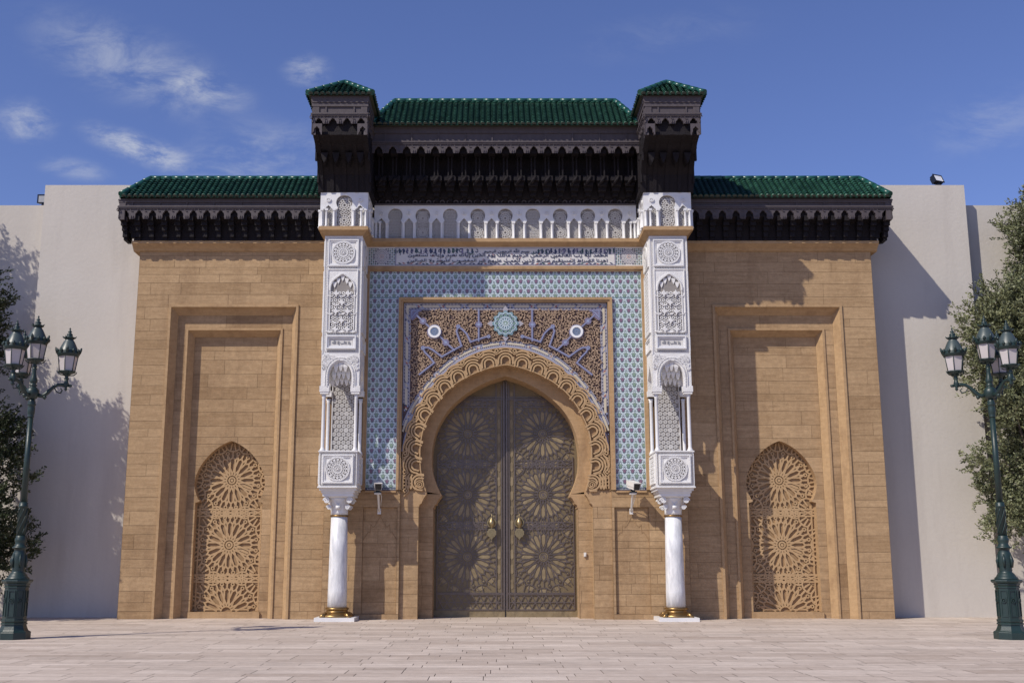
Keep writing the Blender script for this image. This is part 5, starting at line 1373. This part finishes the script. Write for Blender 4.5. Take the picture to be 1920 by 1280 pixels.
# ------------------------------------------------------------------ trees and shrubs
def tree(name, loc, blobs, leaf_mat, n_leaf, label, cat, seed, trunk_r=.16, lean=(0, 0), size=(.055, .019), twig=26, group=None):
    r = random.Random(seed); root = empty(name, loc, label, cat, group)
    t = MB(); zb = min(b[2] for b in blobs)
    top = Vector((lean[0], lean[1], zb + .3))
    t.tube([(0, 0, -.05), (.04, .02, .4), (lean[0] * .5, lean[1] * .5, top.z * .55), tuple(top)], [trunk_r * 1.4, trunk_r, trunk_r * .85, trunk_r * .7], 10)
    t.build('trunk', BARK, root)
    t = MB(); anchors = []
    for b in blobs:
        c = Vector(b[:3]); m = (top + c) / 2 + Vector((r.uniform(-.2, .2), r.uniform(-.2, .2), .2)); t.tube([top - Vector((0, 0, .2)), m, c], [trunk_r * .5, trunk_r * .3, .02], 6)
        anchors.append(c)
    lv = MB(); vol = [b[3] * b[4] * b[5] for b in blobs]; tv = sum(vol)
    for b, v in zip(blobs, vol):
        nt = max(3, int(n_leaf * v / tv / twig))
        for k in range(nt):
            u = Vector((r.gauss(0, 1), r.gauss(0, 1), r.gauss(0, 1))).normalized(); rad = r.random() ** .45
            p = Vector(b[:3]) + Vector((u.x * b[3], u.y * b[4], u.z * b[5])) * rad * r.uniform(.85, 1.1)
            if p.z < .1: continue
            dr = (u * .7 + Vector((r.uniform(-.5, .5), r.uniform(-.5, .5), r.uniform(-.25, .85)))).normalized(); ln = r.uniform(.22, .50)
            if k % 3 == 0: t.tube([p - dr * .15, p + dr * ln], [.008, .003], 3)
            base = r.gauss(.45, .2)
            for j in range(twig):
                f = j / twig; q = p + dr * (ln * f) + Vector((r.uniform(-.05, .05), r.uniform(-.05, .05), r.uniform(-.05, .05)))
                a = (dr * .6 + Vector((r.uniform(-1, 1), r.uniform(-1, 1), r.uniform(-.6, .9)))).normalized(); s = a.cross(Vector((r.uniform(-1, 1), r.uniform(-1, 1), r.uniform(-1, 1))))
                if s.length < .05: continue
                s.normalize(); L = size[0] * r.uniform(.7, 1.35); w = size[1] * r.uniform(.8, 1.3)
                lv.tone = min(1, max(0, base + r.gauss(0, .18)))
                lv.poly([tuple(q), tuple(q + a * L * .5 + s * w), tuple(q + a * L), tuple(q + a * L * .5 - s * w)])
    t.build('branches', BARK, root); lv.build('foliage', leaf_mat, root, recalc=False)
    return root
def blobs_fill(r, cx, cy, z0, z1, rx, ry, n, s0=.55, s1=1.0, prof=None):
    out = []
    for i in range(n):
        f = (i + r.random()) / n; z = z0 + (z1 - z0) * f; k = prof(f) if prof else math.sin(math.pi * (.12 + .8 * f)) ** .6
        a = r.uniform(0, 6.28); d = math.sqrt(r.random()); s = r.uniform(s0, s1)
        out.append((cx + math.cos(a) * d * rx * k, cy + math.sin(a) * d * ry * k, z, s, s * .9, s * .85))
    return out
r = random.Random(40)
tree('olive_tree', (-15.4, -1.2, 0), blobs_fill(r, 0, 0, 1.0, 9.2, 1.9, 1.1, 80, .55, .95, lambda f: 1.0 - .6 * f) + blobs_fill(r, -2.5, .3, 9.5, 14.2, 1.0, .8, 22, .5, .8, lambda f: 1.0 - .6 * f), LEAF_D, 150000,
     'dense dark tree against the white wall at the far left, behind the lamp post', 'tree', 5, .2, size=(.085, .024), twig=30)
tree('olive_tree', (15.2, -.9, 0), blobs_fill(r, 0, 0, 2.4, 9.1, 1.95, 1.0, 70, .5, .9, lambda f: 1.0 - .30 * f), LEAF, 140000,
     'bushy grey green olive tree behind the right lamp post, with drooping side twigs', 'tree', 6, .2, size=(.09, .022), twig=30)
tree('olive_tree', (16.9, .1, 0), blobs_fill(r, 0, 0, 6.5, 12.9, 1.7, .9, 46, .6, 1.0, lambda f: 1.0 - .45 * f), LEAF, 100000,
     'taller olive tree at the right edge, rising beside the lower white wall', 'tree', 8, .22, size=(.09, .022), twig=30)
tree('shrub', (15.9, -1.6, 0), blobs_fill(r, 0, 0, .25, 1.0, .5, .4, 8, .3, .45), GRASSY, 3500, 'small bright green shrub at the foot of the right wall, behind the lamp base', 'shrub', 9, .03, size=(.11, .03))
